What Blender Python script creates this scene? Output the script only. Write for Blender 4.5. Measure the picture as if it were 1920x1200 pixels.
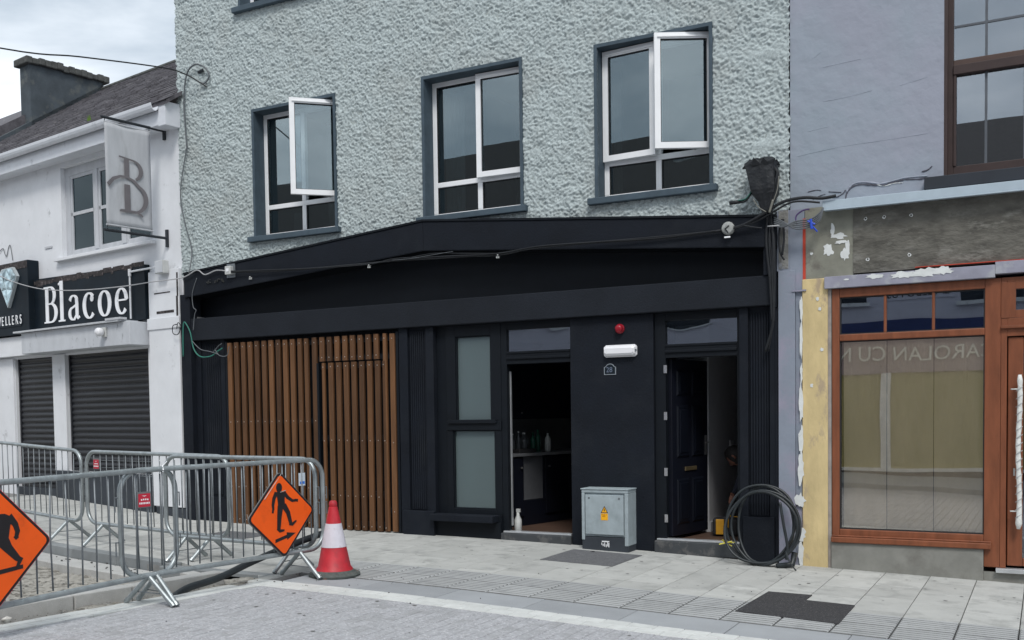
import bpy, math, random
import numpy as np
from mathutils import Matrix, Vector

random.seed(7)
rng = np.random.default_rng(11)
scene = bpy.context.scene
for _o in list(bpy.data.objects):
    bpy.data.objects.remove(_o)
COL = scene.collection

# ------------------------------------------------------------------ camera
cam_data = bpy.data.cameras.new('camera')
cam = bpy.data.objects.new('camera', cam_data)
COL.objects.link(cam)
scene.camera = cam
YAW, PITCH, ROLL = 0.48684, -0.041424, -0.013777
def cam_axes():
    f = Vector((-math.sin(YAW), math.cos(YAW), 0)); r = Vector((math.cos(YAW), math.sin(YAW), 0)); u = Vector((0, 0, 1))
    f2 = f * math.cos(PITCH) + u * math.sin(PITCH); u2 = u * math.cos(PITCH) - f * math.sin(PITCH)
    r3 = r * math.cos(ROLL) + u2 * math.sin(ROLL); u3 = u2 * math.cos(ROLL) - r * math.sin(ROLL)
    return r3, u3, f2
_r, _u, _f = cam_axes()
CAM = Vector((0, -10.3, 1.62))
cam.matrix_world = Matrix(((_r.x, _u.x, -_f.x, CAM.x), (_r.y, _u.y, -_f.y, CAM.y), (_r.z, _u.z, -_f.z, CAM.z), (0, 0, 0, 1)))
cam_data.sensor_width = 36
cam_data.lens = 36 * 1892.85 / 1920
cam_data.shift_y = 252.3 / 1920
cam_data.clip_start = 0.05
cam_data.clip_end = 500
scene.render.resolution_x, scene.render.resolution_y = 1024, 640

# ------------------------------------------------------------------ world: overcast sky
SUN_EL, SUN_AZ = math.radians(52), math.radians(150)     # azimuth measured clockwise from +Y
world = bpy.data.worlds.new('World')
scene.world = world
world.use_nodes = True
wn = world.node_tree.nodes; wl = world.node_tree.links
wn.clear()
sky = wn.new('ShaderNodeTexSky'); sky.sky_type = 'NISHITA'; sky.sun_disc = False
sky.sun_elevation = SUN_EL; sky.sun_rotation = SUN_AZ; sky.air_density = 1.0; sky.dust_density = 1.5
tc = wn.new('ShaderNodeTexCoord')
mp = wn.new('ShaderNodeMapping'); mp.inputs['Scale'].default_value = (1.3, 1.3, 3.2); mp.inputs['Location'].default_value = (0.35, 0.2, 0.1)
wl.new(tc.outputs['Generated'], mp.inputs['Vector'])
nz = wn.new('ShaderNodeTexNoise'); nz.inputs['Scale'].default_value = 2.6; nz.inputs['Detail'].default_value = 6; nz.inputs['Roughness'].default_value = 0.52
nz.inputs['Distortion'].default_value = 0.3
wl.new(mp.outputs['Vector'], nz.inputs['Vector'])
cr = wn.new('ShaderNodeValToRGB')
cr.color_ramp.elements[0].position = 0.36; cr.color_ramp.elements[0].color = (3.9, 4.5, 5.1, 1)
cr.color_ramp.elements[1].position = 0.64; cr.color_ramp.elements[1].color = (8.6, 9.0, 9.4, 1)
wl.new(nz.outputs['Fac'], cr.inputs['Fac'])
mix = wn.new('ShaderNodeMix'); mix.data_type = 'RGBA'; mix.inputs['Factor'].default_value = 0.9
wl.new(sky.outputs['Color'], mix.inputs['A']); wl.new(cr.outputs['Color'], mix.inputs['B'])
bg = wn.new('ShaderNodeBackground'); bg.inputs['Strength'].default_value = 0.10
wo = wn.new('ShaderNodeOutputWorld')
wl.new(mix.outputs['Result'], bg.inputs['Color']); wl.new(bg.outputs['Background'], wo.inputs['Surface'])

sun_data = bpy.data.lights.new('sun', 'SUN')
sun_data.energy = 1.4; sun_data.angle = math.radians(16); sun_data.color = (1.0, 0.97, 0.93)
sun = bpy.data.objects.new('sun', sun_data); COL.objects.link(sun)
_d = Vector((math.sin(SUN_AZ) * math.cos(SUN_EL), math.cos(SUN_AZ) * math.cos(SUN_EL), math.sin(SUN_EL)))
sun.rotation_euler = _d.to_track_quat('Z', 'Y').to_euler()
scene.view_settings.view_transform = 'Standard'
scene.view_settings.look = 'None'
scene.view_settings.exposure = 0.6
scene.view_settings.gamma = 1.0
scene.view_settings.use_curve_mapping = False

# ------------------------------------------------------------------ materials
MATS = {}
def mat(name, col, rough=0.7, metal=0.0, var=0.12, vscale=6.0, bump=0.0, bscale=80.0, rand=0.0, spec=0.4,
        stretch=(1, 1, 1), dirt=None, dscale=2.0, dthr=(0.52, 0.62), bdist=0.01, detail=5.0, coat=0.0, fleck=None, fscale=120.0):
    if name in MATS: return MATS[name]
    m = bpy.data.materials.new(name); m.use_nodes = True
    N = m.node_tree.nodes; L = m.node_tree.links
    b = N['Principled BSDF']
    b.inputs['Roughness'].default_value = rough; b.inputs['Metallic'].default_value = metal
    b.inputs['Specular IOR Level'].default_value = spec
    if coat: b.inputs['Coat Weight'].default_value = coat; b.inputs['Coat Roughness'].default_value = 0.15
    t = N.new('ShaderNodeTexCoord'); mpn = N.new('ShaderNodeMapping'); mpn.inputs['Scale'].default_value = stretch
    L.new(t.outputs['Object'], mpn.inputs['Vector'])
    oi = N.new('ShaderNodeObjectInfo')
    off = N.new('ShaderNodeVectorMath'); off.operation = 'ADD'
    sc = N.new('ShaderNodeVectorMath'); sc.operation = 'SCALE'; sc.inputs[3].default_value = 37.0
    cmb = N.new('ShaderNodeCombineXYZ')
    for i in range(3): L.new(oi.outputs['Random'], cmb.inputs[i])
    L.new(cmb.outputs[0], sc.inputs[0]); L.new(mpn.outputs[0], off.inputs[0]); L.new(sc.outputs[0], off.inputs[1])
    vec = off.outputs[0]
    n1 = N.new('ShaderNodeTexNoise'); n1.inputs['Scale'].default_value = vscale; n1.inputs['Detail'].default_value = detail; n1.inputs['Roughness'].default_value = 0.6
    L.new(vec, n1.inputs['Vector'])
    mr = N.new('ShaderNodeMapRange'); mr.inputs[1].default_value = 0.3; mr.inputs[2].default_value = 0.7
    mr.inputs[3].default_value = 1 - var; mr.inputs[4].default_value = 1 + var
    L.new(n1.outputs['Fac'], mr.inputs[0])
    val = mr.outputs[0]
    if rand:
        mr2 = N.new('ShaderNodeMapRange'); mr2.inputs[3].default_value = 1 - rand; mr2.inputs[4].default_value = 1 + rand
        L.new(oi.outputs['Random'], mr2.inputs[0])
        mm = N.new('ShaderNodeMath'); mm.operation = 'MULTIPLY'; L.new(val, mm.inputs[0]); L.new(mr2.outputs[0], mm.inputs[1]); val = mm.outputs[0]
    cs = N.new('ShaderNodeVectorMath'); cs.operation = 'SCALE'; cs.inputs[0].default_value = col; L.new(val, cs.inputs[3])
    colr = cs.outputs[0]
    if fleck:
        nf = N.new('ShaderNodeTexNoise'); nf.inputs['Scale'].default_value = fscale; nf.inputs['Detail'].default_value = 3; L.new(vec, nf.inputs['Vector'])
        rf = N.new('ShaderNodeMapRange'); rf.inputs[1].default_value = 0.58; rf.inputs[2].default_value = 0.68; L.new(nf.outputs['Fac'], rf.inputs[0])
        mf = N.new('ShaderNodeMix'); mf.data_type = 'RGBA'; L.new(rf.outputs[0], mf.inputs['Factor']); L.new(colr, mf.inputs['A'])
        mf.inputs['B'].default_value = (*fleck, 1); colr = mf.outputs['Result']
    if dirt:
        nd = N.new('ShaderNodeTexNoise'); nd.inputs['Scale'].default_value = dscale; nd.inputs['Detail'].default_value = 8; nd.inputs['Roughness'].default_value = 0.65
        L.new(vec, nd.inputs['Vector'])
        rd = N.new('ShaderNodeMapRange'); rd.inputs[1].default_value = dthr[0]; rd.inputs[2].default_value = dthr[1]; L.new(nd.outputs['Fac'], rd.inputs[0])
        md = N.new('ShaderNodeMix'); md.data_type = 'RGBA'; L.new(rd.outputs[0], md.inputs['Factor']); L.new(colr, md.inputs['A'])
        md.inputs['B'].default_value = (*dirt, 1); colr = md.outputs['Result']
    L.new(colr, b.inputs['Base Color'])
    if bump:
        nb = N.new('ShaderNodeTexNoise'); nb.inputs['Scale'].default_value = bscale; nb.inputs['Detail'].default_value = 4; L.new(vec, nb.inputs['Vector'])
        bp = N.new('ShaderNodeBump'); bp.inputs['Strength'].default_value = bump; bp.inputs['Distance'].default_value = bdist
        L.new(nb.outputs['Fac'], bp.inputs['Height']); L.new(bp.outputs['Normal'], b.inputs['Normal'])
    MATS[name] = m
    return m

def glass(name, refl=0.2, tint=(0.8, 0.85, 0.85), rough=0.0, haze=0.0, hcol=(0.3, 0.3, 0.3), wav=0.0, rtint=(0.9, 0.95, 1.0)):
    if name in MATS: return MATS[name]
    m = bpy.data.materials.new(name); m.use_nodes = True
    N = m.node_tree.nodes; L = m.node_tree.links; N.clear()
    o = N.new('ShaderNodeOutputMaterial')
    tr = N.new('ShaderNodeBsdfTransparent'); tr.inputs[0].default_value = (*tint, 1)
    g = N.new('ShaderNodeBsdfGlossy'); g.inputs['Roughness'].default_value = rough; g.inputs['Color'].default_value = (*rtint, 1)
    lw = N.new('ShaderNodeLayerWeight'); lw.inputs[0].default_value = 0.25
    mr = N.new('ShaderNodeMapRange'); mr.inputs[3].default_value = refl; mr.inputs[4].default_value = 1.0
    L.new(lw.outputs['Fresnel'], mr.inputs[0])
    mx = N.new('ShaderNodeMixShader'); L.new(mr.outputs[0], mx.inputs[0]); L.new(tr.outputs[0], mx.inputs[1]); L.new(g.outputs[0], mx.inputs[2])
    out = mx.outputs[0]
    if haze:
        d = N.new('ShaderNodeBsdfDiffuse'); d.inputs[0].default_value = (*hcol, 1)
        mh = N.new('ShaderNodeMixShader'); mh.inputs[0].default_value = haze; L.new(out, mh.inputs[1]); L.new(d.outputs[0], mh.inputs[2]); out = mh.outputs[0]
    if wav:
        t = N.new('ShaderNodeTexCoord'); nb = N.new('ShaderNodeTexNoise'); nb.inputs['Scale'].default_value = 1.6; nb.inputs['Detail'].default_value = 0.5
        L.new(t.outputs['Object'], nb.inputs['Vector'])
        bp = N.new('ShaderNodeBump'); bp.inputs['Strength'].default_value = 1.0; bp.inputs['Distance'].default_value = wav
        L.new(nb.outputs['Fac'], bp.inputs['Height']); L.new(bp.outputs['Normal'], g.inputs['Normal'])
    L.new(out, o.inputs[0])
    MATS[name] = m
    return m

M_black = mat('black shopfront paint', (0.0056, 0.0082, 0.0138), 0.75, var=0.2, vscale=2.5, bump=0.3, bscale=45, spec=0.24, dirt=(0.0115, 0.0145, 0.020), dscale=2.2, dthr=(0.5, 0.75))
M_blackd = mat('black satin frame paint', (0.0033, 0.0056, 0.0092), 0.6, var=0.15, spec=0.25)
M_beam = mat('charcoal render band', (0.0125, 0.0155, 0.0215), 0.85, var=0.2, vscale=1.6, bump=0.35, bscale=60, spec=0.25)
M_pebble = mat('pale green wet dash', (0.465, 0.525, 0.528), 0.95, var=0.20, vscale=55, bump=0.9, bscale=190, spec=0.1, dirt=(0.40, 0.43, 0.42), dscale=0.8, dthr=(0.50, 0.75))
M_trim = mat('slate blue window trim', (0.062, 0.088, 0.11), 0.75, var=0.15, vscale=8, bump=0.15, spec=0.25)
M_upvc = mat('white plastic frame', (0.82, 0.83, 0.84), 0.35, var=0.04, spec=0.45)
M_seal = mat('black rubber seal', (0.02, 0.02, 0.022), 0.7)
M_white = mat('white masonry paint', (0.72, 0.735, 0.76), 0.85, var=0.05, vscale=3, bump=0.15, bscale=14, spec=0.2, dirt=(0.42, 0.43, 0.44), dscale=3.5, dthr=(0.62, 0.74))
M_whited = mat('weathered white paint', (0.52, 0.54, 0.57), 0.8, var=0.08, vscale=7, bump=0.1, bscale=20, dirt=(0.24, 0.25, 0.26), dscale=9, dthr=(0.62, 0.70), stretch=(1, 1, 0.5))
M_oldwood = mat('grey painted timber', (0.50, 0.515, 0.54), 0.8, var=0.1, vscale=12, stretch=(1, 1, 0.15), dirt=(0.10, 0.09, 0.09), dscale=14, dthr=(0.66, 0.7))
M_plinth = mat('dark plinth', (0.035, 0.042, 0.052), 0.7, var=0.2, vscale=4)
M_shutter = mat('dark roller shutter', (0.013, 0.014, 0.018), 0.42, var=0.15, vscale=5, spec=0.35)
M_slate = mat('roof slate', (0.10, 0.095, 0.105), 0.75, var=0.35, vscale=9, bump=0.2, bscale=30, spec=0.3, dirt=(0.2, 0.19, 0.19), dscale=4, dthr=(0.58, 0.75))
M_chim = mat('dark chimney render', (0.062, 0.076, 0.088), 0.95, var=0.25, vscale=3, bump=0.3, bscale=25, dirt=(0.1, 0.11, 0.11), dscale=2.5)
M_moss = mat('mossy cap stone', (0.075, 0.078, 0.075), 0.95, var=0.4, vscale=8, bump=0.6, bscale=18)
M_gutter = mat('white gutter', (0.66, 0.68, 0.72), 0.35, var=0.05, dirt=(0.36, 0.37, 0.4), dscale=5, dthr=(0.6, 0.75))
M_sign = mat('black sign board', (0.0065, 0.0125, 0.019), 0.6, var=0.25, vscale=3, spec=0.2, dirt=(0.020, 0.022, 0.024), dscale=9, dthr=(0.6, 0.68))
M_signold = mat('flaking dark board edge', (0.035, 0.03, 0.03), 0.85, var=0.5, vscale=14, dirt=(0.12, 0.10, 0.10), dscale=18, dthr=(0.55, 0.6))
M_letter = mat('white sign letter', (0.84, 0.85, 0.87), 0.4, var=0.03)
M_banner = mat('pale grey banner cloth', (0.46, 0.475, 0.50), 0.8, var=0.10, vscale=6, stretch=(1, 1, 0.25), dirt=(0.34, 0.35, 0.36), dscale=4, dthr=(0.56, 0.75))
M_monogram = mat('grey printed monogram', (0.155, 0.145, 0.155), 0.7, var=0.08)
M_iron = mat('dark iron bracket', (0.03, 0.035, 0.042), 0.6, metal=0.3)
M_galv = mat('galvanised steel tube', (0.33, 0.365, 0.375), 0.40, metal=0.55, var=0.22, vscale=14, spec=0.5, stretch=(1, 1, 0.6))
M_galvd = mat('dull galvanised bar', (0.20, 0.22, 0.235), 0.5, metal=0.5, var=0.25, vscale=12, spec=0.5)
M_orange = mat('orange sign face', (0.88, 0.105, 0.003), 0.5, var=0.08, vscale=3, dirt=(0.70, 0.085, 0.006), dscale=7, dthr=(0.55, 0.75))
M_signblk = mat('black sign print', (0.012, 0.010, 0.012), 0.5)
M_pinkedge = mat('red plastic sign edge', (0.62, 0.05, 0.07), 0.5)
M_red = mat('red plate', (0.50, 0.02, 0.045), 0.5, var=0.06)
M_conered = mat('red cone plastic', (0.47, 0.024, 0.036), 0.5, var=0.18, vscale=9, dirt=(0.30, 0.035, 0.045), dscale=6, dthr=(0.48, 0.68))
M_conewhite = mat('reflective cone sleeve', (0.62, 0.60, 0.66), 0.5, var=0.07, vscale=10, dirt=(0.5, 0.42, 0.47), dscale=12, dthr=(0.56, 0.7))
M_rubber = mat('worn rubber base', (0.085, 0.095, 0.090), 0.85, var=0.3, vscale=20, dirt=(0.35, 0.12, 0.06), dscale=7, dthr=(0.6, 0.68))
M_slab = mat('grey paving slab', (0.435, 0.44, 0.42), 0.9, var=0.09, vscale=2.5, bump=0.15, bscale=160, rand=0.10, bdist=0.003, spec=0.2, dirt=(0.27, 0.275, 0.265), dscale=3.6, dthr=(0.50, 0.74), fleck=(0.46, 0.47, 0.47), fscale=190)
M_tact = mat('corduroy paving', (0.375, 0.385, 0.385), 0.85, var=0.07, vscale=3, rand=0.09, spec=0.25, dirt=(0.25, 0.26, 0.265), dscale=4, dthr=(0.55, 0.72), fleck=(0.42, 0.43, 0.44), fscale=150)
M_flat = mat('smooth kerb slab', (0.30, 0.315, 0.33), 0.85, var=0.08, vscale=3, rand=0.08, spec=0.2, fleck=(0.37, 0.38, 0.38), fscale=170)
M_joint = mat('joint bed', (0.20, 0.20, 0.195), 0.95, var=0.25, vscale=15)
M_sett = mat('granite road sett', (0.365, 0.37, 0.385), 0.85, var=0.2, vscale=30, bump=0.5, bscale=90, rand=0.035, bdist=0.006, spec=0.25, fleck=(0.54, 0.545, 0.56), fscale=60, dirt=(0.29, 0.295, 0.30), dscale=2.5, dthr=(0.5, 0.7))
M_rjoint = mat('road joint sand', (0.25, 0.25, 0.255), 0.95, var=0.5, vscale=14)
M_wsett = mat('pale edging sett', (0.56, 0.575, 0.56), 0.85, var=0.08, vscale=10, rand=0.05, spec=0.2, bump=0.1, bscale=90)
M_kerb = mat('new granite kerb', (0.40, 0.40, 0.385), 0.85, var=0.1, vscale=9, bump=0.15, bscale=120, rand=0.05, fleck=(0.5, 0.5, 0.49), fscale=140)
M_kerbd = mat('old grey kerb', (0.22, 0.235, 0.24), 0.85, var=0.15, vscale=4, rand=0.08, bump=0.15, bscale=90)
M_dirt = mat('gravelly dirt', (0.34, 0.325, 0.29), 1.0, var=0.3, vscale=12, bump=1.0, bscale=40, bdist=0.02, dirt=(0.16, 0.15, 0.13), dscale=8, dthr=(0.5, 0.6))
M_stone = mat('loose stone', (0.42, 0.41, 0.38), 0.95, var=0.2, vscale=20, rand=0.4)
M_asph = mat('asphalt patch', (0.038, 0.038, 0.041), 0.9, var=0.3, vscale=40, bump=0.8, bscale=130, bdist=0.006, fleck=(0.13, 0.13, 0.13), fscale=85)
M_duct = mat('ribbed duct cover', (0.115, 0.118, 0.125), 0.85, var=0.15, vscale=14, fleck=(0.2, 0.2, 0.2), fscale=90)
M_hose = mat('black plastic duct pipe', (0.014, 0.019, 0.022), 0.45, var=0.3, vscale=10, spec=0.5)
M_cable = mat('black cable', (0.012, 0.014, 0.017), 0.55, var=0.2)
M_cablel = mat('light grey cable', (0.42, 0.42, 0.43), 0.5, var=0.1)
M_cableg = mat('mid grey cable', (0.11, 0.12, 0.13), 0.5)
M_greenc = mat('green cable', (0.03, 0.17, 0.13), 0.5)
M_bluet = mat('blue tape', (0.02, 0.07, 0.5), 0.5)
M_yellowt = mat('yellow tie', (0.62, 0.55, 0.08), 0.5)
def wood(name, col, stretch, knots=True, rand=0.25):
    m = mat(name, col, 0.6, var=0.28, vscale=16, stretch=stretch, rand=rand, spec=0.35, bump=0.2, bscale=30,
            dirt=(col[0] * 0.42, col[1] * 0.38, col[2] * 0.35), dscale=3.2 if knots else 2.5, dthr=(0.62, 0.72))
    return m
M_slat = wood('stained timber slat', (0.108, 0.050, 0.0205), (1.0, 1.0, 0.10), rand=.45)
M_screw = mat('screw head', (0.55, 0.48, 0.42), 0.35, metal=0.7)
M_bframe = mat('brown woodgrain frame', (0.20, 0.066, 0.030), 0.45, var=0.22, vscale=14, stretch=(1, 1, 0.2), spec=0.4)
M_bdark = mat('dark brown sash', (0.040, 0.024, 0.022), 0.55, var=0.15)
M_lilac = mat('lilac grey smooth render', (0.30, 0.318, 0.375), 0.85, var=0.06, vscale=1.6, bump=0.5, bscale=6, bdist=0.03, spec=0.2, dirt=(0.275, 0.325, 0.37), dscale=0.6, dthr=(0.45, 0.7))
M_pier = mat('blue grey pier paint', (0.235, 0.265, 0.32), 0.8, var=0.07, vscale=4, bump=0.2, bscale=30, dirt=(0.28, 0.27, 0.34), dscale=3, dthr=(0.5, 0.65))
M_yellow = mat('stripped yellow plaster', (0.60, 0.475, 0.25), 0.95, var=0.16, vscale=5, stretch=(1, 1, 0.45), bump=0.5, bscale=25, dirt=(0.42, 0.33, 0.22), dscale=4.5, dthr=(0.57, 0.64), detail=9)
M_ylw2 = mat('bare cement margin', (0.30, 0.27, 0.25), 0.95, var=0.2, vscale=10, bump=0.4, bscale=30)
M_plast = mat('bare grey brown plaster', (0.235, 0.235, 0.195), 0.95, var=0.16, vscale=6, bump=0.3, bscale=20, dirt=(0.15, 0.14, 0.12), dscale=4.5, dthr=(0.56, 0.68))
M_board = mat('weathered dark fascia board', (0.120, 0.115, 0.100), 0.95, var=0.35, vscale=7, bump=1.0, bscale=22, bdist=0.012, stretch=(0.8, 1, 1.5), dirt=(0.19, 0.185, 0.165), dscale=5, dthr=(0.54, 0.66), detail=9)
M_flake = mat('torn white paint', (0.66, 0.68, 0.67), 0.85, var=0.08, vscale=14, dirt=(0.4, 0.4, 0.4), dscale=10, dthr=(0.62, 0.7))
M_redline = mat('red paint strip', (0.46, 0.055, 0.03), 0.8, var=0.15)
M_strip = mat('new metal flashing', (0.42, 0.50, 0.56), 0.45, metal=0.2, var=0.06)
M_cem = mat('cement render plinth', (0.225, 0.225, 0.205), 0.95, var=0.15, vscale=4, bump=0.35, bscale=12, dirt=(0.16, 0.155, 0.14), dscale=3, dthr=(0.5, 0.7))
M_paper = mat('brown paper sheet', (0.66, 0.59, 0.48), 0.8, var=0.12, vscale=2.2, bump=0.8, bscale=4.5, bdist=0.035, stretch=(1.6, 1, .5))
M_foam = mat('bubble wrap sleeve', (0.72, 0.73, 0.70), 0.5, var=0.08, vscale=30, bump=0.7, bscale=60)
M_alu = mat('aluminium threshold', (0.6, 0.62, 0.64), 0.35, metal=0.6)
M_cab = mat('pale galvanised cabinet', (0.36, 0.42, 0.445), 0.55, metal=0.15, var=0.12, vscale=9, dirt=(0.28, 0.33, 0.35), dscale=6, dthr=(0.52, 0.7))
M_cabside = M_cab
M_label = mat('amber warning label', (0.86, 0.42, 0.01), 0.5)
M_navy = mat('navy kitchen unit', (0.0022, 0.0035, 0.0095), 0.55, spec=0.4)
M_counter = mat('grey worktop', (0.16, 0.165, 0.175), 0.4)
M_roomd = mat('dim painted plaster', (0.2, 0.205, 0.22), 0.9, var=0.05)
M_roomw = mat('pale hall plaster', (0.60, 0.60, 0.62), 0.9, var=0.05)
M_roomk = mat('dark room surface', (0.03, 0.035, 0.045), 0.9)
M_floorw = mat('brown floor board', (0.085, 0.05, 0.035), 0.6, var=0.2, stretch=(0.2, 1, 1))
M_curt = mat('beige curtain', (0.36, 0.36, 0.34), 0.9, var=0.1, stretch=(4, 1, 0.2))
M_skin = mat('skin', (0.22, 0.10, 0.07), 0.6)
M_hair = mat('dark hair', (0.010, 0.008, 0.008), 0.7)
M_cloth = mat('dark work top', (0.016, 0.018, 0.03), 0.9)
M_jeans = mat('dark trousers', (0.02, 0.022, 0.03), 0.9)
M_ytool = mat('yellow tool plastic', (0.60, 0.30, 0.02), 0.5)
M_redal = mat('red sounder plastic', (0.30, 0.006, 0.018), 0.35)
M_lightw = mat('white lamp diffuser', (0.80, 0.80, 0.82), 0.35, var=0.03)
M_brass = mat('brass fitting', (0.32, 0.25, 0.14), 0.4, metal=0.8)
M_chrome = mat('bright steel', (0.6, 0.6, 0.6), 0.3, metal=0.9)
M_gem = mat('cut crystal print', (0.40, 0.53, 0.58), 0.15, var=0.5, vscale=13, metal=0.1, spec=0.8, rand=0.5)
M_gree = mat('green bottle', (0.01, 0.07, 0.045), 0.2)
M_bott = mat('clear plastic bottle', (0.07, 0.075, 0.08), 0.25)
M_plasticw = mat('off white plastic', (0.50, 0.51, 0.50), 0.4)
M_grass = mat('gutter moss', (0.12, 0.22, 0.03), 0.9)
M_oppwall = mat('opposite lilac wall', (0.46, 0.46, 0.54), 0.9, var=0.04)
M_oppband = mat('opposite maroon fascia', (0.42, 0.33, 0.33), 0.8, var=0.05)
M_oppolive = mat('opposite olive blind', (0.42, 0.37, 0.16), 0.8, var=0.06)
M_oppblue = mat('opposite blue band', (0.025, 0.04, 0.13), 0.6)
M_oppplinth = mat('opposite plum plinth', (0.10, 0.085, 0.095), 0.8)
G_up = glass('upstairs glass', 0.17, (0.6, 0.66, 0.68), rtint=(0.86, 0.97, 1.0), wav=0.0008)
G_shop = glass('shop glass', 0.17, (0.97, 0.96, 0.94), wav=0.0009, rtint=(1, .97, .92))
G_fan = glass('fanlight glass', 0.22, (0.55, 0.6, 0.62), wav=0.02)
G_old = glass('sash window glass', 0.24, (0.5, 0.55, 0.6), wav=0.0012)
G_frost = glass('frosted glass', 0.10, (0.75, 0.85, 0.85), rough=0.3, haze=0.42, hcol=(0.19, 0.25, 0.255))

# ------------------------------------------------------------------ mesh builder
class MB:
    def __init__(s): s.v = []; s.f = []; s.mi = []
    def add(s, vs, fs, m=0):
        b = len(s.v); s.v.extend([tuple(p) for p in vs]); s.f.extend([tuple(b + i for i in f) for f in fs]); s.mi.extend([m] * len(fs)); return s
    def box(s, x0, x1, y0, y1, z0, z1, m=0):
        x0, x1 = min(x0, x1), max(x0, x1); y0, y1 = min(y0, y1), max(y0, y1); z0, z1 = min(z0, z1), max(z0, z1)
        vs = [(x0, y0, z0), (x1, y0, z0), (x1, y1, z0), (x0, y1, z0), (x0, y0, z1), (x1, y0, z1), (x1, y1, z1), (x0, y1, z1)]
        return s.add(vs, [(0, 3, 2, 1), (4, 5, 6, 7), (0, 1, 5, 4), (1, 2, 6, 5), (2, 3, 7, 6), (3, 0, 4, 7)], m)
    def hexa(s, b, t, m=0):      # bottom quad, top quad (ccw from above)
        return s.add(list(b) + list(t), [(3, 2, 1, 0), (4, 5, 6, 7), (0, 1, 5, 4), (1, 2, 6, 5), (2, 3, 7, 6), (3, 0, 4, 7)], m)
    def obox(s, M, sx, sy, sz, m=0):   # box of half sizes in a matrix frame
        q = MB().box(-sx, sx, -sy, sy, -sz, sz)
        return s.add([M @ Vector(p) for p in q.v], q.f, m)
    def prism(s, poly, d, fn, m=0):    # poly in (u,v) ccw, extruded from depth 0 to d through fn(u,v,w)
        n = len(poly)
        vs = [fn(u, v, 0) for u, v in poly] + [fn(u, v, d) for u, v in poly]
        fs = [tuple(range(n - 1, -1, -1)), tuple(range(n, 2 * n))] + [(i, (i + 1) % n, (i + 1) % n + n, i + n) for i in range(n)]
        return s.add(vs, fs, m)
    def tube(s, pts, r, n=8, cap=True, m=0, closed=False):
        P = [Vector(p) for p in pts]; k = len(P); rr = r if isinstance(r, (list, tuple)) else [r] * k
        rings = []; up = None
        for i in range(k):
            if closed: t = P[(i + 1) % k] - P[i - 1]
            elif i == 0: t = P[1] - P[0]
            elif i == k - 1: t = P[-1] - P[-2]
            else: t = (P[i + 1] - P[i]).normalized() + (P[i] - P[i - 1]).normalized()
            if t.length < 1e-9: t = Vector((0, 0, 1))
            t.normalize()
            if up is None: up = Vector((0, 0, 1)) if abs(t.z) < 0.9 else Vector((1, 0, 0))
            a = t.cross(up)
            if a.length < 1e-5: a = t.cross(Vector((1, 0.3, 0)))
            a.normalize(); b = a.cross(t).normalized(); up = b
            rings.append([P[i] + (a * math.cos(2 * math.pi * j / n) + b * math.sin(2 * math.pi * j / n)) * rr[i] for j in range(n)])
        vs = [p for r_ in rings for p in r_]; fs = []
        for i in range(k if closed else k - 1):
            i2 = (i + 1) % k
            for j in range(n): fs.append((i * n + j, i * n + (j + 1) % n, i2 * n + (j + 1) % n, i2 * n + j))
        if cap and not closed: fs.append(tuple(range(n - 1, -1, -1))); fs.append(tuple((k - 1) * n + j for j in range(n)))
        return s.add(vs, fs, m)
    def lathe(s, prof, c=(0, 0, 0), n=24, m=0, ax='z'):
        vs = []; fs = []; k = len(prof)
        for r, h in prof:
            for j in range(n):
                a = 2 * math.pi * j / n; x, y = r * math.cos(a), r * math.sin(a)
                vs.append((c[0] + x, c[1] + y, c[2] + h) if ax == 'z' else (c[0] + x, c[1] - h, c[2] + y))
        for i in range(k - 1):
            for j in range(n):
                q = (i * n + j, i * n + (j + 1) % n, (i + 1) * n + (j + 1) % n, (i + 1) * n + j)
                fs.append(q)
        fs.append(tuple(range(n - 1, -1, -1))); fs.append(tuple((k - 1) * n + j for j in range(n)))
        return s.add(vs, fs, m)
    def map(s, fn): s.v = [tuple(fn(p)) for p in s.v]; return s

WM = {}
def link(o, parent=None, label=None, cat=None, group=None, kind=None):
    COL.objects.link(o)
    if parent is not None: o.parent = parent
    if label: o['label'] = label
    if cat: o['category'] = cat
    if group: o['group'] = group
    if kind: o['kind'] = kind
    return o
def thing(name, label, cat, loc=(0, 0, 0), rz=0.0, group=None, kind=None):
    o = bpy.data.objects.new(name, None); o.empty_display_size = 0.1
    o.location = loc; o.rotation_euler = (0, 0, rz)
    link(o, None, label, cat, group, kind)
    WM[o] = Matrix.Translation(loc) @ Matrix.Rotation(rz, 4, 'Z')
    return o
def obj(name, mb, mt, parent=None, label=None, cat=None, group=None, kind=None, world=False, bevel=0.0, smooth=False, loc=None, rot=None, solid=True):
    me = bpy.data.meshes.new(name)
    vs = mb.v
    if world and parent is not None:
        inv = WM[parent].inverted(); vs = [inv @ Vector(p) for p in vs]
    me.from_pydata([tuple(p) for p in vs], [], mb.f)
    mts = mt if isinstance(mt, (list, tuple)) else [mt]
    for q in mts: me.materials.append(q)
    if len(mts) > 1: me.polygons.foreach_set('material_index', mb.mi)
    if smooth: me.polygons.foreach_set('use_smooth', [True] * len(me.polygons))
    me.update()
    o = bpy.data.objects.new(name, me)
    if loc is not None: o.location = loc
    if rot is not None: o.rotation_euler = rot
    link(o, parent, label, cat, group, kind)
    l = Vector(o.location)
    WM[o] = (WM[parent] if parent is not None else Matrix.Identity(4)) @ Matrix.Translation(l) @ o.rotation_euler.to_matrix().to_4x4()
    if bevel:
        b = o.modifiers.new('bevel', 'BEVEL'); b.width = bevel; b.segments = 2; b.limit_method = 'ANGLE'; b.angle_limit = math.radians(40)
    return o
def fix_normals(o):
    import bmesh
    bm = bmesh.new(); bm.from_mesh(o.data); bmesh.ops.recalc_face_normals(bm, faces=bm.faces); bm.to_mesh(o.data); bm.free()
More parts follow.
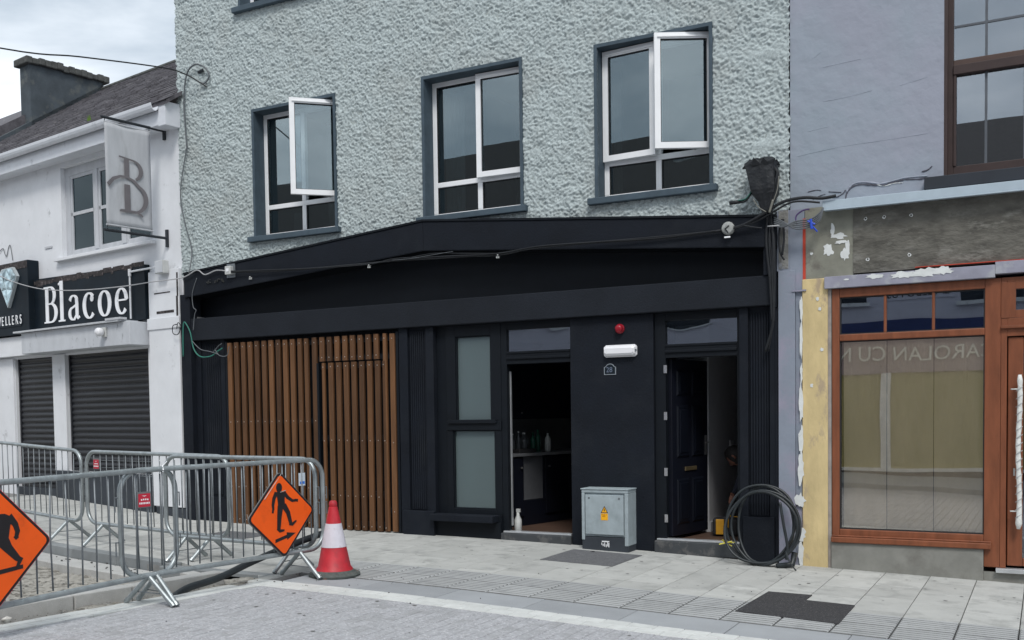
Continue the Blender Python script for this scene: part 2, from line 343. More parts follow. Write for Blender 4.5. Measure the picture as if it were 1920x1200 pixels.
def inst(src, parent=None, loc=None, rot=None, label=None, group=None, name=None):
    c = src.copy(); COL.objects.link(c)
    if name: c.name = name
    c.parent = parent
    if loc is not None: c.location = loc
    if rot is not None: c.rotation_euler = rot
    if label: c['label'] = label
    if group: c['group'] = group
    return c
def copy_tree(src, parent=None):
    c = src.copy(); COL.objects.link(c); c.parent = parent
    for ch in list(src.children): copy_tree(ch, c)
    return c

def pt(x, z, y):
    """a point measured on the facade plane y=0, carried along its line of sight to depth y"""
    k = 1 + y / 10.3
    return x * k, 1.62 + (z - 1.62) * k
def gz(x):
    return float(np.interp(x, [-30, -14, -12.5, -11.3, -10.5, -9.5, -8, -6, -4.7, -3.7, -2.4, -.4, 3, 12], [.7, .38, .31, .255, .2, .175, .16, .155, .13, .1, .055, 0, -.09, -.3]))
def smoothpath(pts, k=6):
    P = [Vector(p) for p in pts]; out = []
    for i in range(len(P) - 1):
        p0 = P[max(i - 1, 0)]; p1 = P[i]; p2 = P[i + 1]; p3 = P[min(i + 2, len(P) - 1)]
        for j in range(k):
            t = j / k
            out.append(0.5 * ((2 * p1) + (p2 - p0) * t + (2 * p0 - 5 * p1 + 4 * p2 - p3) * t * t + (3 * p1 - p0 - 3 * p2 + p3) * t ** 3))
    out.append(P[-1]); return out

# ---- lettering: calligraphic strokes with thick stems and thin joins
def pen(path, thick, thin, closed=False):
    """path of (u,v); returns list of (u,v) outline polygon for an open path"""
    L = []; R = []; n = len(path)
    for i in range(n):
        a = path[max(i - 1, 0)] if not closed else path[i - 1]
        b = path[min(i + 1, n - 1)] if not closed else path[(i + 1) % n]
        dx, dy = b[0] - a[0], b[1] - a[1]; l = math.hypot(dx, dy) or 1
        dx, dy = dx / l, dy / l
        w = thin + (thick - thin) * (abs(dy) ** 1.6); w *= 0.5
        L.append((path[i][0] - dy * w, path[i][1] + dx * w)); R.append((path[i][0] + dy * w, path[i][1] - dx * w))
    return L, R
def pen_mesh(mb, path, thick, thin, fn, d, closed=False, lift=0.0):
    L, R = pen(path, thick, thin, closed); n = len(path)
    vs = [fn(u, v, lift) for u, v in L] + [fn(u, v, lift) for u, v in R] + [fn(u, v, d + lift) for u, v in L] + [fn(u, v, d + lift) for u, v in R]
    fs = []
    for i in range(n if closed else n - 1):
        j = (i + 1) % n
        fs += [(2 * n + i, 3 * n + i, 3 * n + j, 2 * n + j), (i, j, n + j, n + i), (i, 2 * n + i, 2 * n + j, j), (n + i, n + j, 3 * n + j, 3 * n + i)]
    if not closed: fs += [(0, n, 3 * n, 2 * n), (n - 1, 3 * n - 1, 4 * n - 1, 2 * n - 1)]
    mb.add(vs, fs)
def arc(cx, cy, rx, ry, a0, a1, k=20):
    return [(cx + rx * math.cos(math.radians(a0 + (a1 - a0) * i / k)), cy + ry * math.sin(math.radians(a0 + (a1 - a0) * i / k))) for i in range(k + 1)]
def text_obj(name, txt, size, mt, parent, M, sx=1.0, ext=0.004, label=None):
    cu = bpy.data.curves.new(name, 'FONT'); cu.body = txt; cu.size = size; cu.extrude = ext; cu.resolution_u = 3
    tmp = bpy.data.objects.new('tmp', cu); COL.objects.link(tmp)
    bpy.context.view_layer.update()
    me = bpy.data.meshes.new_from_object(tmp.evaluated_get(bpy.context.evaluated_depsgraph_get()))
    bpy.data.objects.remove(tmp); bpy.data.curves.remove(cu)
    me.name = name
    me.transform(M @ Matrix.Diagonal((sx, 1, 1, 1)))
    me.materials.clear(); me.materials.append(mt)
    o = bpy.data.objects.new(name, me); link(o, parent, label)
    return o
UPRIGHT = Matrix(((1, 0, 0, 0), (0, 0, -1, 0), (0, 1, 0, 0), (0, 0, 0, 1)))   # text faces -y

# ================================================================== GROUND
def strip_sheet(xs, yf, yb, dz, thick=0.0):
    mb = MB()
    for a, b in zip(xs[:-1], xs[1:]):
        za, zb = gz(a) + dz, gz(b) + dz
        t = [(a, yf(a), za), (b, yf(b), zb), (b, yb(b), zb), (a, yb(a), za)]
        if thick: mb.hexa([(x, y, z - thick) for x, y, z in t], t)
        else: mb.add(t, [(0, 1, 2, 3)])
    return mb
XS = [-200, -60, -30, -20, -16, -14, -12.5, -11.3, -10.5, -9.5, -8.6, -7.7, -6.95, -6.29, -5.5, -4.7, -3.7, -3, -2.4, -1.4, -.4, 1, 3, 12, 60, 200]
ground = obj('ground', strip_sheet(XS, lambda x: -220, lambda x: 220, -0.26), M_dirt, kind='structure')

KERB_SL = -0.179
def yfront(x):
    if x > -6.29: return -3.65
    if x > -7.7: return -3.22
    return -3.05 + KERB_SL * (x + 7.7)
def yback(x): return 0.3 if x > -10.56 else 0.3 - (x + 10.56) * math.tan(math.radians(9.5))
footpath = obj('footpath', strip_sheet([x for x in XS if -16 <= x <= 12 and x != -7.7] + [], lambda x: yfront(x) + 0.01, yback, -0.035, 0.14), M_joint, kind='structure')

def slab_prism(x0, x1, ya, yb, g=0.0034, th=0.036, dz=0.0):
    """slab between x0..x1, front edge ya(x) and back edge yb(x)"""
    x0 += g; x1 -= g
    t = [(x0, ya(x0) + g, gz(x0) + dz), (x1, ya(x1) + g, gz(x1) + dz), (x1, yb(x1) - g, gz(x1) + dz), (x0, yb(x0) - g, gz(x0) + dz)]
    mb = MB(); c = 0.003
    mid = [(p[0], p[1], p[2] - c) for p in t]
    cx = sum(p[0] for p in t) / 4; cy = sum(p[1] for p in t) / 4
    tt = [(p[0] + math.copysign(c, cx - p[0]), p[1] + math.copysign(c, cy - p[1]), p[2]) for p in t]
    bot = [(p[0], p[1], p[2] - th) for p in t]
    mb.add(bot + mid + tt, [(8, 9, 10, 11)] + [(i, (i + 1) % 4, (i + 1) % 4 + 4, i + 4) for i in range(4)] + [(i + 4, (i + 1) % 4 + 4, (i + 1) % 4 + 8, i + 8) for i in range(4)])
    return mb
PATCH = [(-2.16, -1.76, -2.62, -1.64), (-1.76, -1.36, -2.66, -1.88)]
for k in range(-33, 9):
    x0 = -1.36 + 0.4 * k; x1 = x0 + 0.4; xm = x0 + .2
    front = -2.13 if x0 > -6.2 else yfront(xm) + 0.15
    fr_fn = (lambda x: -2.13) if x0 > -6.2 else (lambda x: yfront(x if not (x > -7.7 and xm < -7.7) else -7.701) + 0.15)
    y = yback(xm)
    first = [0.45, 0.15, 0.62, 0.3, 0.5, 0.22][k % 6]
    y_next = y - first - 0.12
    while y > front + 0.02:
        lo = max(y_next, front)
        if lo - front < 0.1: lo = front
        last = lo == front
        a = fr_fn if last else (lambda x, v=lo: v)
        b = (lambda x, v=y: v)
        o = obj('slab', slab_prism(x0, x1, a, b, dz=random.uniform(-.0012, .0012)), M_slab, footpath)
        y = lo; y_next = y - random.choice([0.5, 0.6, 0.6, 0.4])
# corduroy tiles, rows of raised bars
def tact_mesh():
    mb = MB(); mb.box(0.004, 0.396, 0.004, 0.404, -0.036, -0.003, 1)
    for i in range(6):
        yc = 0.038 + i * 0.0665
        mb.add([(0.008, yc - .027, -.003), (0.392, yc - .027, -.003), (0.392, yc + .027, -.003), (0.008, yc + .027, -.003),
                (0.014, yc - .025, .0035), (0.386, yc - .025, .0035), (0.386, yc + .025, .0035), (0.014, yc + .025, .0035)],
               [(4, 5, 6, 7), (1, 2, 6, 5), (2, 3, 7, 6), (3, 0, 4, 7)])
        b = len(mb.v) - 8; mb.f.append((b, b + 1, b + 5, b + 4)); mb.mi.append(1)  # front of each bar in the dark tone: dirt plus painted-in shade
    return mb
tact0 = None
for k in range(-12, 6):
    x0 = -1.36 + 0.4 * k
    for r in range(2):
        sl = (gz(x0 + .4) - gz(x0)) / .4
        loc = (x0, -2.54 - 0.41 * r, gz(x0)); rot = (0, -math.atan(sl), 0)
        if tact0 is None: tact0 = obj('corduroy_tile', tact_mesh(), [M_tact, mat('groove dirt and bar shade', (.17, .175, .175), .95, var=.2)], footpath, loc=loc, rot=rot)
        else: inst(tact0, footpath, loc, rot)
for k in range(-6, 5):
    x0 = -1.3 + 0.8 * k + 0.1
    obj('edge_slab', slab_prism(max(x0, -6.28), x0 + 0.8, lambda x: -3.375, lambda x: -2.955, dz=random.uniform(-.001, .001)), M_flat, footpath)
# asphalt patch (an L) and the two dark inset covers
mb = MB()
pp = [(-2.13, -2.60), (-1.34, -2.66), (-1.35, -1.885), (-1.745, -1.87), (-1.74, -1.62), (-2.10, -1.65)]
mb.add([(x, y, gz(x) + .0085) for x, y in pp] + [(x, y, gz(x) - .03) for x, y in pp], [(0, 1, 2, 3, 4, 5)] + [(i, i + 6, (i + 1) % 6 + 6, (i + 1) % 6) for i in range(6)])
obj('asphalt_patch', mb, M_asph, footpath)
def cover(x0, x1, y0, y1, nm, n=2):
    r = None
    for i in range(n):
        a = y0 + (y1 - y0) * i / n; b = y0 + (y1 - y0) * (i + 1) / n - .006
        m = MB(); m.hexa([(x0, a, gz(x0)), (x1, a, gz(x1)), (x1, b, gz(x1)), (x0, b, gz(x0))], [(x0 + .003, a, gz(x0) + .006), (x1 - .003, a, gz(x1) + .006), (x1 - .003, b, gz(x1) + .006), (x0 + .003, b, gz(x0) + .006)])
        for j in range(9):
            yy = a + (b - a) * (j + .5) / 9
            m.hexa([(x0 + .02, yy - .006, gz(x0) + .005), (x1 - .02, yy - .006, gz(x1) + .005), (x1 - .02, yy + .006, gz(x1) + .005), (x0 + .02, yy + .006, gz(x0) + .005)],
                   [(x0 + .02, yy - .004, gz(x0) + .009), (x1 - .02, yy - .004, gz(x1) + .009), (x1 - .02, yy + .004, gz(x1) + .009), (x0 + .02, yy + .004, gz(x0) + .009)])
        obj(nm, m, M_duct, footpath)
cover(-4.53, -3.74, -1.17, -0.34, 'inspection_cover')
cover(-9.15, -8.4, -1.35, -0.75, 'inspection_cover')

# ---- road: bed, granite setts laid in columns, pale edging setts
SIDE_A = Vector((-6.03, -3.64)); SIDE_B = Vector((-6.37, -5.84)); SD = (SIDE_B - SIDE_A).normalized(); SN = Vector((SD.y, -SD.x))   # SN points to the pit (left)
if SN.x > 0: SN = -SN
def side_x(y): return SIDE_A.x + (y - SIDE_A.y) * (SIDE_B.x - SIDE_A.x) / (SIDE_B.y - SIDE_A.y)
mb = MB()
ys = [-3.64, -4.4, -5.2, -6, -7.5, -9.5]
for ya, yb in zip(ys[:-1], ys[1:]):
    xs = [None, -5.5, -4.7, -3.7, -2.4, -.4, 3, 12, 60]
    for i in range(len(xs) - 1):
        a1 = side_x(ya) - .02 if xs[i] is None else xs[i]; a2 = side_x(yb) - .02 if xs[i] is None else xs[i]; b = xs[i + 1]
        mb.add([(a2, yb, gz(a2) - .02), (b, yb, gz(b) - .02), (b, ya, gz(b) - .02), (a1, ya, gz(a1) - .02)], [(0, 1, 2, 3)])
road = obj('road', mb, M_rjoint, kind='structure')
mb = MB()
for a, b in zip(XS[:-1], XS[1:]):
    if a < -60 or b > 60: continue
    mb.add([(a, -10.0, gz(a) - .01), (b, -10.0, gz(b) - .01), (b, -7.52, gz(b) - .01), (a, -7.52, gz(a) - .01)], [(0, 1, 2, 3)])
for a, b in zip([-3, -2.4, -.4, 3, 12], [-2.4, -.4, 3, 12, 60]): pass
obj('road_surface', mb, M_sett, road)
def sett_verts(x, y, w, l, dz=0.0, top=1.0):
    g = .0022; c = .004
    X0, X1, Y0, Y1 = x + g, x + w - g, y + g, y + l - g
    z0, z1 = gz(X0) + dz, gz(X1) + dz
    j = [random.uniform(-.0015, .0015) for _ in range(4)]
    t = [(X0 + c, Y0 + c, z0 + j[0]), (X1 - c, Y0 + c, z1 + j[1]), (X1 - c, Y1 - c, z1 + j[2]), (X0 + c, Y1 - c, z0 + j[3])]
    m = [(X0, Y0, z0 - .006), (X1, Y0, z1 - .006), (X1, Y1, z1 - .006), (X0, Y1, z0 - .006)]
    b = [(p[0], p[1], p[2] - .03) for p in m]
    return b + m + t, [(8, 9, 10, 11)] + [(i + 4, (i + 1) % 4 + 4, (i + 1) % 4 + 8, i + 8) for i in range(4)] + [(i, (i + 1) % 4, (i + 1) % 4 + 4, i + 4) for i in range(4)]
cand = []
for i in range(0, 120):
    x = -6.9 + .1 * i; y = -3.645 - (.1 if i % 2 else 0) - .2 + .2
    y = -3.645 - .2 if i % 2 == 0 else -3.645 - .1
    while y > -9.4:
        if x + .05 > side_x(y + .1) + .02: cand.append((x, y))
        y -= .2
def in_view(x, y):
    d = Vector((x, y, gz(x))) - CAM; zf = d.dot(_f)
    if zf < .5: return False
    px = 960 + 1892.85 * d.dot(_r) / zf; py = 852.3 - 1892.85 * d.dot(_u) / zf
    return -25 < px < 1945 and py < 1215
near = [c for c in cand if in_view(c[0] + .05, c[1] + .1)]
near.sort(key=lambda c: (c[0] + .05) ** 2 + (c[1] + 10.3) ** 2)
single = set(near[:300]); rest = MB()
for c in cand:
    ln = .2 if not (c[1] > -3.645 - .15) else .1
    vs, fs = sett_verts(c[0], c[1], .1, ln)
    if c in single: obj('sett', MB().add(vs, fs), M_sett, road)
    else: rest.add(vs, fs)
obj('setts', rest, M_sett, road, kind='stuff')
# pale edging: two staggered rows beside the footpath, one strip down the side
edging = obj('road_edging', strip_sheet([-6.29, -5.5, -4.7, -3.7, -2.4, -.4, 3], lambda x: -3.66, lambda x: -3.37, -0.02, 0.1), M_joint, kind='structure')
for r in range(2):
    x = -6.28 + (.1 if r else 0)
    while x < 2.6:
        vs, fs = sett_verts(x, -3.51 - r * .13, .2, .13, .001); obj('edging_sett', MB().add(vs, fs), M_wsett, edging); x += .2
for i in range(19):
    for r in range(2):
        a = i * .22 + (.11 if r else 0); o2 = MB()
        p = SIDE_A + SD * a + SN * (r * .135)
        vs, fs = sett_verts(0, 0, .135, .22)
        w = []
        for v in vs:
            q = p + SN * v[0] + SD * v[1]; w.append((q.x, q.y, gz(q.x) + (v[2] - gz(0)) + .001))
        o2.add(w, [tuple(reversed(f)) for f in fs]); obj('edging_sett', o2, M_wsett, edging)

# ---- open pit at the left: dirt, haunching, kerbs
def noise2(x, y):
    return math.sin(x * 7.1 + 1.3 * math.sin(y * 5.3)) * .4 + math.sin(y * 9.7 + x * 3.1) * .3 + math.sin(x * 23 + y * 17) * .18 + math.sin(x * 41 - y * 37) * .12
mb = MB(); nx, ny = 150, 90
for j in range(ny + 1):
    for i in range(nx + 1):
        x = -13.5 + (7.2) * i / nx; y = -7.5 + 4.55 * j / ny
        base = -.17
        if x > -6.75: base = -.17 + .15 * min(1, (x + 6.75) / .1)
        x2 = min(x, side_x(y) - .24)
        mb.v.append((x2, y, gz(x2) + base + .022 * noise2(x, y) + random.uniform(-.008, .008)))
for j in range(ny):
    for i in range(nx):
        a = j * (nx + 1) + i; mb.f.append((a, a + 1, a + nx + 2, a + nx + 1)); mb.mi.append(0)
pit = obj('dirt_pit', mb, M_dirt, kind='structure', smooth=True)
def along(a, b, lens, w, zt, zb, mt, nm, par, taper=.004, ztop_noise=.002):
    a = Vector(a); b = Vector(b); d = (b - a); L = d.length; d.normalize(); n = Vector((-d.y, d.x)); t = 0
    while t < L - .02:
        l = min(lens, L - t); p0 = a + d * (t + taper); p1 = a + d * (t + l - taper)
        q = [p0, p1, p1 + n * w, p0 + n * w]; e = random.uniform(-ztop_noise, ztop_noise)
        m = MB().hexa([(p.x, p.y, gz(p.x) + zb) for p in q], [(p.x, p.y, gz(p.x) + zt + e) for p in q])
        o = obj(nm, m, mt, par, bevel=.008); fix_normals(o); t += l
along((-14, -1.93), (-7.7, -3.05), .9, .145, 0.002, -.3, M_kerbd, 'kerb_stone', pit)
along((-14, -2.26), (-7.68, -3.38), .9, .31, -.10, -.3, M_kerb, 'haunch_slab', pit)
along((-7.7, -3.21), (-6.32, -3.21), .69, .13, 0.001, -.2, M_kerbd, 'kerb_stone', pit)
along((-6.44, -3.62), (-6.68, -5.0), .9, -.145, .09, -.25, M_kerb, 'kerb_stone', pit)
along((-6.68, -5.0), (-6.86, -7.4), .9, -.145, .09, -.25, M_kerb, 'kerb_stone', pit)
along((-7.1, -3.35), (-6.46, -3.6), .64, -.13, .02, -.25, M_kerb, 'kerb_stone', pit)
# rubble and loose grit
mb = MB()
def pebble(mb, x, y, z, s):
    ico = [(0, 0, 1), (.9, 0, .3), (.25, .85, .3), (-.7, .5, .35), (-.75, -.5, .3), (.3, -.85, .35), (0, 0, -.6)]
    a = random.uniform(0, 6.3); ca, sa = math.cos(a), math.sin(a); k = [random.uniform(.6, 1.2) for _ in range(3)]
    vs = []
    for p in ico:
        u = p[0] * k[0] * s * random.uniform(.85, 1.15); v = p[1] * k[1] * s; w = p[2] * k[2] * s * .6
        vs.append((x + u * ca - v * sa, y + u * sa + v * ca, z + w))
    mb.add(vs, [(0, 1, 2), (0, 2, 3), (0, 3, 4), (0, 4, 5), (0, 5, 1), (6, 2, 1), (6, 3, 2), (6, 4, 3), (6, 5, 4), (6, 1, 5)])
for _ in range(1100):
    x = random.uniform(-11.5, -6.85); y = random.uniform(-6.6, -3.5)
    pebble(mb, x, y, gz(x) - .165 + .022 * noise2(x, y), random.choice([.006, .01, .012, .018, .03]))
for _ in range(160):
    y = random.uniform(-6.4, -3.7); x = side_x(y) - random.uniform(.27, .45)
    pebble(mb, x, y, gz(x) - .005, random.choice([.005, .008, .012]))
obj('rubble', mb, M_stone, kind='stuff')
mb = MB()
for _ in range(46):
    x = random.uniform(-6.6, -.3); y = random.uniform(-5.6, -.2); pebble(mb, x, y, gz(x) + .004, random.choice([.004, .006, .009]))
for _ in range(16):
    x = random.uniform(-6.2, -5.0); y = random.uniform(-3.5, -2.7); pebble(mb, x, y, gz(x) + .004, random.choice([.005, .009, .012]))
for _ in range(30):
    x = random.uniform(-9.8, -7.9); y = -3.05 + KERB_SL * (x + 7.7) - random.uniform(.02, .25); pebble(mb, x, y, gz(x) - .095, random.choice([.006, .012, .02]))
obj('scattered_grit', mb, mat('dark grit', (0.08, 0.08, 0.075), .9, rand=.3), kind='stuff')
mb = MB()
def spot(x, y, r, dz):
    n = 9; b = len(mb.v); mb.add([(x + r * random.uniform(.7, 1.15) * math.cos(2 * math.pi * i / n), y + r * random.uniform(.7, 1.15) * math.sin(2 * math.pi * i / n), 0) for i in range(n)], [tuple(range(n))])
    for i in range(b, len(mb.v)): q = mb.v[i]; mb.v[i] = (q[0], q[1], gz(q[0]) + dz)
for _ in range(70): spot(random.uniform(-6, 0), random.uniform(-2.1, -.1), random.uniform(.007, .019), .0026)
for _ in range(30): spot(random.uniform(-6, -1), random.uniform(-5.5, -3.7), random.uniform(.008, .02), .0036)
obj('gum_spots', mb, mat('trodden gum', (.17, .17, .165), .9, rand=.2), kind='stuff')
# a few single things in the pit
def lump(nm, x, y, z, s, lab, mt, cat='stone'):
    m = MB(); pebble(m, 0, 0, 0, s); o = obj(nm, m, mt, label=lab, cat=cat, loc=(x, y, z), bevel=s * .1); return o
lump('broken_stone', -6.62, -5.62, gz(-6.62) + .02, .055, 'rounded grey stone by the kerb at the left edge of the frame', M_stone)
m = MB(); m.tube([(-.09, 0, 0), (0, 0, .003), (.09, .01, 0)], .018, 10); obj('pipe_offcut', m, M_plasticw, label='short cream pipe offcut lying in the dirt behind the barrier', cat='pipe', loc=(-7.35, -4.62, gz(-7.3) - .13), rot=(0, 0, -.5))

opp_path = obj('opposite_footpath', strip_sheet([x for x in XS if -60 <= x <= 60], lambda x: -13.2, lambda x: -10.0, 0.08, 0.2), M_flat, kind='structure')

# ================================================================== MAIN BUILDING (number 28)
B = thing('terraced_building', 'pale green wet dash building above a black shopfront with timber slats, number 28', 'building', (-6.4, 0, 0.15))
W = dict(world=True)
OPEN = [(-9.20, -7.90, 3.98, 5.60), (-6.56, -5.28, 3.965, 5.585), (-4.335, -3.085, 3.945, 5.56), (-9.38, -8.08, 6.98, 8.5), (-6.6, -5.3, 6.98, 8.5), (-4.36, -3.06, 6.98, 8.5)]
F_TOP = [(-10.56, 3.595), (-6.66, 3.925), (-2.28, 3.56)]
def ftop(x): return float(np.interp(x, [p[0] for p in F_TOP], [p[1] for p in F_TOP]))
def blur(a, k):
    for _ in range(k):
        a = (np.roll(a, 1, 0) + 1.6 * a + np.roll(a, -1, 0)) / 3.6; a = (np.roll(a, 1, 1) + 1.6 * a + np.roll(a, -1, 1)) / 3.6
    return a
def pebble_wall():
    cell = .0086; x0, x1, z0, z1 = -10.56, -2.275, 3.45, 8.95
    nx = int((x1 - x0) / cell); nz_ = int((z1 - z0) / cell)
    def nf(k):
        a = blur(rng.standard_normal((nz_ + 1, nx + 1)), k); return (a - a.mean()) / a.std()
    a = nf(1); c = nf(10); big = nf(60)
    a2 = nf(2); h = .0054 * np.clip(a, -1.8, 1.6) + .0034 * np.clip(a2, -1.6, 1.3) + .0016 * c + .003 * big
    X, Z = np.meshgrid(np.linspace(x0, x1, nx + 1), np.linspace(z0, z1, nz_ + 1))
    # two trowelled-over patches near the right edge
    for cx, cz, rx, rz in ((-2.52, 5.18, .28, .07), (-2.50, 4.27, .22, .06)):
        d = np.exp(-(((X - cx) / rx) ** 2 + ((Z - cz) / rz) ** 2) * 1.2); h = h * (1 - .8 * d) + .012 * d
    edge = np.minimum(np.minimum(X - x0, x1 - X) / .03, 1)
    Y = -h - .012
    rag = .012 * nf(2)
    vs = np.stack([np.clip(X + np.where(edge < .5, rag * .5, 0), x0 - .01, x1 + .012), Y, Z], -1).reshape(-1, 3)
    xc = (X[:-1, :-1] + X[1:, 1:]) / 2; zc = (Z[:-1, :-1] + Z[1:, 1:]) / 2
    keep = np.ones_like(xc, bool)
    for a0, a1, b0, b1 in OPEN: keep &= ~((xc > a0) & (xc < a1) & (zc > b0) & (zc < b1))
    ft = np.interp(xc, [p[0] for p in F_TOP], [p[1] for p in F_TOP]); keep &= zc > ft - .06
    idx = np.arange((nz_ + 1) * (nx + 1)).reshape(nz_ + 1, nx + 1)
    q = np.stack([idx[:-1, :-1], idx[:-1, 1:], idx[1:, 1:], idx[1:, :-1]], -1)[keep]
    me = bpy.data.meshes.new('wall')
    loc = WM[B].translation
    used = np.unique(q); remap = -np.ones(len(vs), int); remap[used] = np.arange(len(used)); vs = vs[used] - np.array(loc); q = remap[q]
    me.vertices.add(len(vs)); me.vertices.foreach_set('co', vs.ravel())
    me.loops.add(q.size); me.loops.foreach_set('vertex_index', q.ravel())
    me.polygons.add(len(q)); me.polygons.foreach_set('loop_start', np.arange(0, q.size, 4)); me.polygons.foreach_set('loop_total', np.full(len(q), 4))
    me.polygons.foreach_set('use_smooth', np.ones(len(q), bool))
    me.update(calc_edges=True); me.materials.append(M_pebble)
    o = bpy.data.objects.new('wall', me); link(o, B); WM[o] = WM[B]
pebble_wall()
# masonry behind the render, built round the openings
mb = MB()
def wall_with_holes(mb, x0, x1, z0, z1, y0, y1, holes):
    xs = sorted({x0, x1} | {h[0] for h in holes} | {h[1] for h in holes}); zs = sorted({z0, z1} | {h[2] for h in holes} | {h[3] for h in holes})
    for a, b in zip(xs[:-1], xs[1:]):
        for c, d in zip(zs[:-1], zs[1:]):
            if any(h[0] < (a + b) / 2 < h[1] and h[2] < (c + d) / 2 < h[3] for h in holes): continue
            mb.box(a, b, y0, y1, c, d)
wall_with_holes(mb, -10.55, -2.29, 3.62, 9.0, .002, .30, OPEN)
mb.box(-10.55, -10.3, .302, 8, 0.1, 9.0); mb.box(-2.54, -2.29, .302, 8, 0.1, 9.0); mb.box(-10.3, -2.54, 7.8, 8, 0, 9.0); mb.box(-10.8, -2.1, -.15, 8.2, 9.002, 9.2)
obj('masonry', mb, mat('plain side render', (.36, .40, .39), .95, bump=.3), B, **W)
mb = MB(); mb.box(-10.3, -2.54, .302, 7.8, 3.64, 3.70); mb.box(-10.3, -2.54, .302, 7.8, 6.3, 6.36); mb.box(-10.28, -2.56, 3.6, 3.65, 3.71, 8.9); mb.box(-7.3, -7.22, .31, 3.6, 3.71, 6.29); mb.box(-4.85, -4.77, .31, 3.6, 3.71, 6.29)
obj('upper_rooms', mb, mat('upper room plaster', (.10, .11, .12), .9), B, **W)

def sash_mesh(w, h, hinge):
    """casement leaf, origin on its hinge line at the bottom; opens outward (towards -y)"""
    m = MB(); s = 1 if hinge == 'L' else -1; b = .062
    X = lambda a: s * a
    m.box(X(0), X(w), -.028, .028, 0, b); m.box(X(0), X(w), -.028, .028, h - b, h); m.box(X(0), X(b), -.028, .028, b, h - b); m.box(X(w - b), X(w), -.028, .028, b, h - b)
    m.box(X(b), X(w - b), -.012, -.004, b, b + .008, 1); m.box(X(b), X(w - b), -.012, -.004, h - b - .008, h - b, 1)
    m.box(X(b), X(b + .008), -.012, -.004, b + .008, h - b - .008, 1); m.box(X(w - b - .008), X(w - b), -.012, -.004, b + .008, h - b - .008, 1)
    m.box(X(b + .004), X(w - b - .004), .003, .006, b + .004, h - b - .004, 2)
    m.box(X(w - b * .65), X(w - b * .35), .028, .055, h * .45, h * .45 + .1, 0)
    m.box(X(.03), X(w - .03), -.042, -.0285, h - b + .014, h - b + .026)
    return m
def casement(op, left, right, label=None):
    """left/right: None = fixed pane, else the opening angle in degrees"""
    x0, x1, z0, z1 = op; y0, y1 = .165, .225; f = .058; xm = (x0 + x1) / 2 + .005; zt = z0 + .40
    m = MB()
    m.box(x0, x1, y0, y1, z0, z0 + f); m.box(x0, x1, y0, y1, z1 - f, z1); m.box(x0, x0 + f, y0, y1, z0 + f, z1 - f); m.box(x1 - f, x1, y0, y1, z0 + f, z1 - f)
    m.box(x0 + f, x1 - f, y0 - .002, y1, zt - .03, zt + .03); m.box(xm - .032, xm + .032, y0 - .001, y1 - .001, z0 + f, zt - .03); m.box(xm - .032, xm + .032, y0 - .001, y1 - .001, zt + .03, z1 - f)
    win = obj('window', m, M_upvc, B, bevel=.006, **W)
    s = MB()
    def gl(a, b, c, d):
        s.box(a, a + .009, y0 + .008, y0 + .02, c, d); s.box(b - .009, b, y0 + .008, y0 + .02, c, d); s.box(a + .009, b - .009, y0 + .008, y0 + .02, c, c + .009); s.box(a + .009, b - .009, y0 + .008, y0 + .02, d - .009, d)
        obj('pane', MB().box(a + .003, b - .003, y0 + .024, y0 + .028, c + .003, d - .003), G_up, win, **W)
    gl(x0 + f, xm - .032, z0 + f, zt - .03); gl(xm + .032, x1 - f, z0 + f, zt - .03)
    if left is None: gl(x0 + f, xm - .032, zt + .03, z1 - f)
    if right is None: gl(xm + .032, x1 - f, zt + .03, z1 - f)
    obj('gasket', s, M_seal, win, **W)
    for side, ang in (('L', left), ('R', right)):
        if ang is None: continue
        w = xm - x0 - .012 if side == 'L' else x1 - xm - .012; h = z1 - zt - .028
        m = sash_mesh(w, h, side); base = Vector((x0 + .012 if side == 'L' else x1 - .012, y0 - .03, zt + .012))
        a = math.radians(ang) * (-1 if side == 'L' else 1)
        R3 = Matrix.Translation(base) @ Matrix.Rotation(a, 4, 'Z'); m.v = [tuple(R3 @ Vector(p)) for p in m.v]
        o = obj('sash', m, [M_upvc, M_seal, G_up], win, **W); fix_normals(o)
        if ang > 20:
            m = MB(); m.tube([R3 @ Vector(((w * .5 if side == 'L' else -w * .5), 0, .02)), base + Vector(((w * .3 if side == 'L' else -w * .3), .06, .01))], .006, 6); obj('stay', m, M_chrome, win, **W)
    m = MB(); t = .034
    m.box(x0 - t, x0 + .003, -.030, .304, z0, z1 + t); m.box(x1 - .003, x1 + t, -.030, .304, z0, z1 + t); m.box(x0 + .003, x1 - .003, -.030, .304, z1 - .003, z1 + t); m.box(x0 + .003, x1 - .003, .04, .304, z0 - .02, z0 + .003)
    obj('reveal', m, M_trim, win, **W)
    m = MB(); m.box(x0 - .105, x1 + .085, -.085, .04, z0 - .075, z0 - .004)
    obj('sill', m, M_trim, win, bevel=.008, **W)
casement(OPEN[0], None, 43); casement(OPEN[1], None, 2.0); casement(OPEN[2], 4, 27)
for o_ in OPEN[3:]: casement(o_, None, 0.5)
# curtains and pale linings just inside
for x0, x1, z0, z1, y in ((-6.5, -6.22, 4.0, 5.5, .36), (-4.3, -4.2, 4.0, 5.5, .36), (-9.0, -8.85, 4.0, 4.35, .5), (-8.35, -8.25, 4.05, 5.45, .42)):
    m = MB(); n = 14
    for i in range(n):
        a = x0 + (x1 - x0) * i / n; b = x0 + (x1 - x0) * (i + 1) / n; ya = y + .015 * math.sin(i * 2.1); yb = y + .015 * math.sin((i + 1) * 2.1)
        m.add([(a, ya, z0), (b, yb, z0), (b, yb, z1), (a, ya, z1)], [(0, 1, 2, 3)])
    obj('curtain', m, M_curt, B, **W)

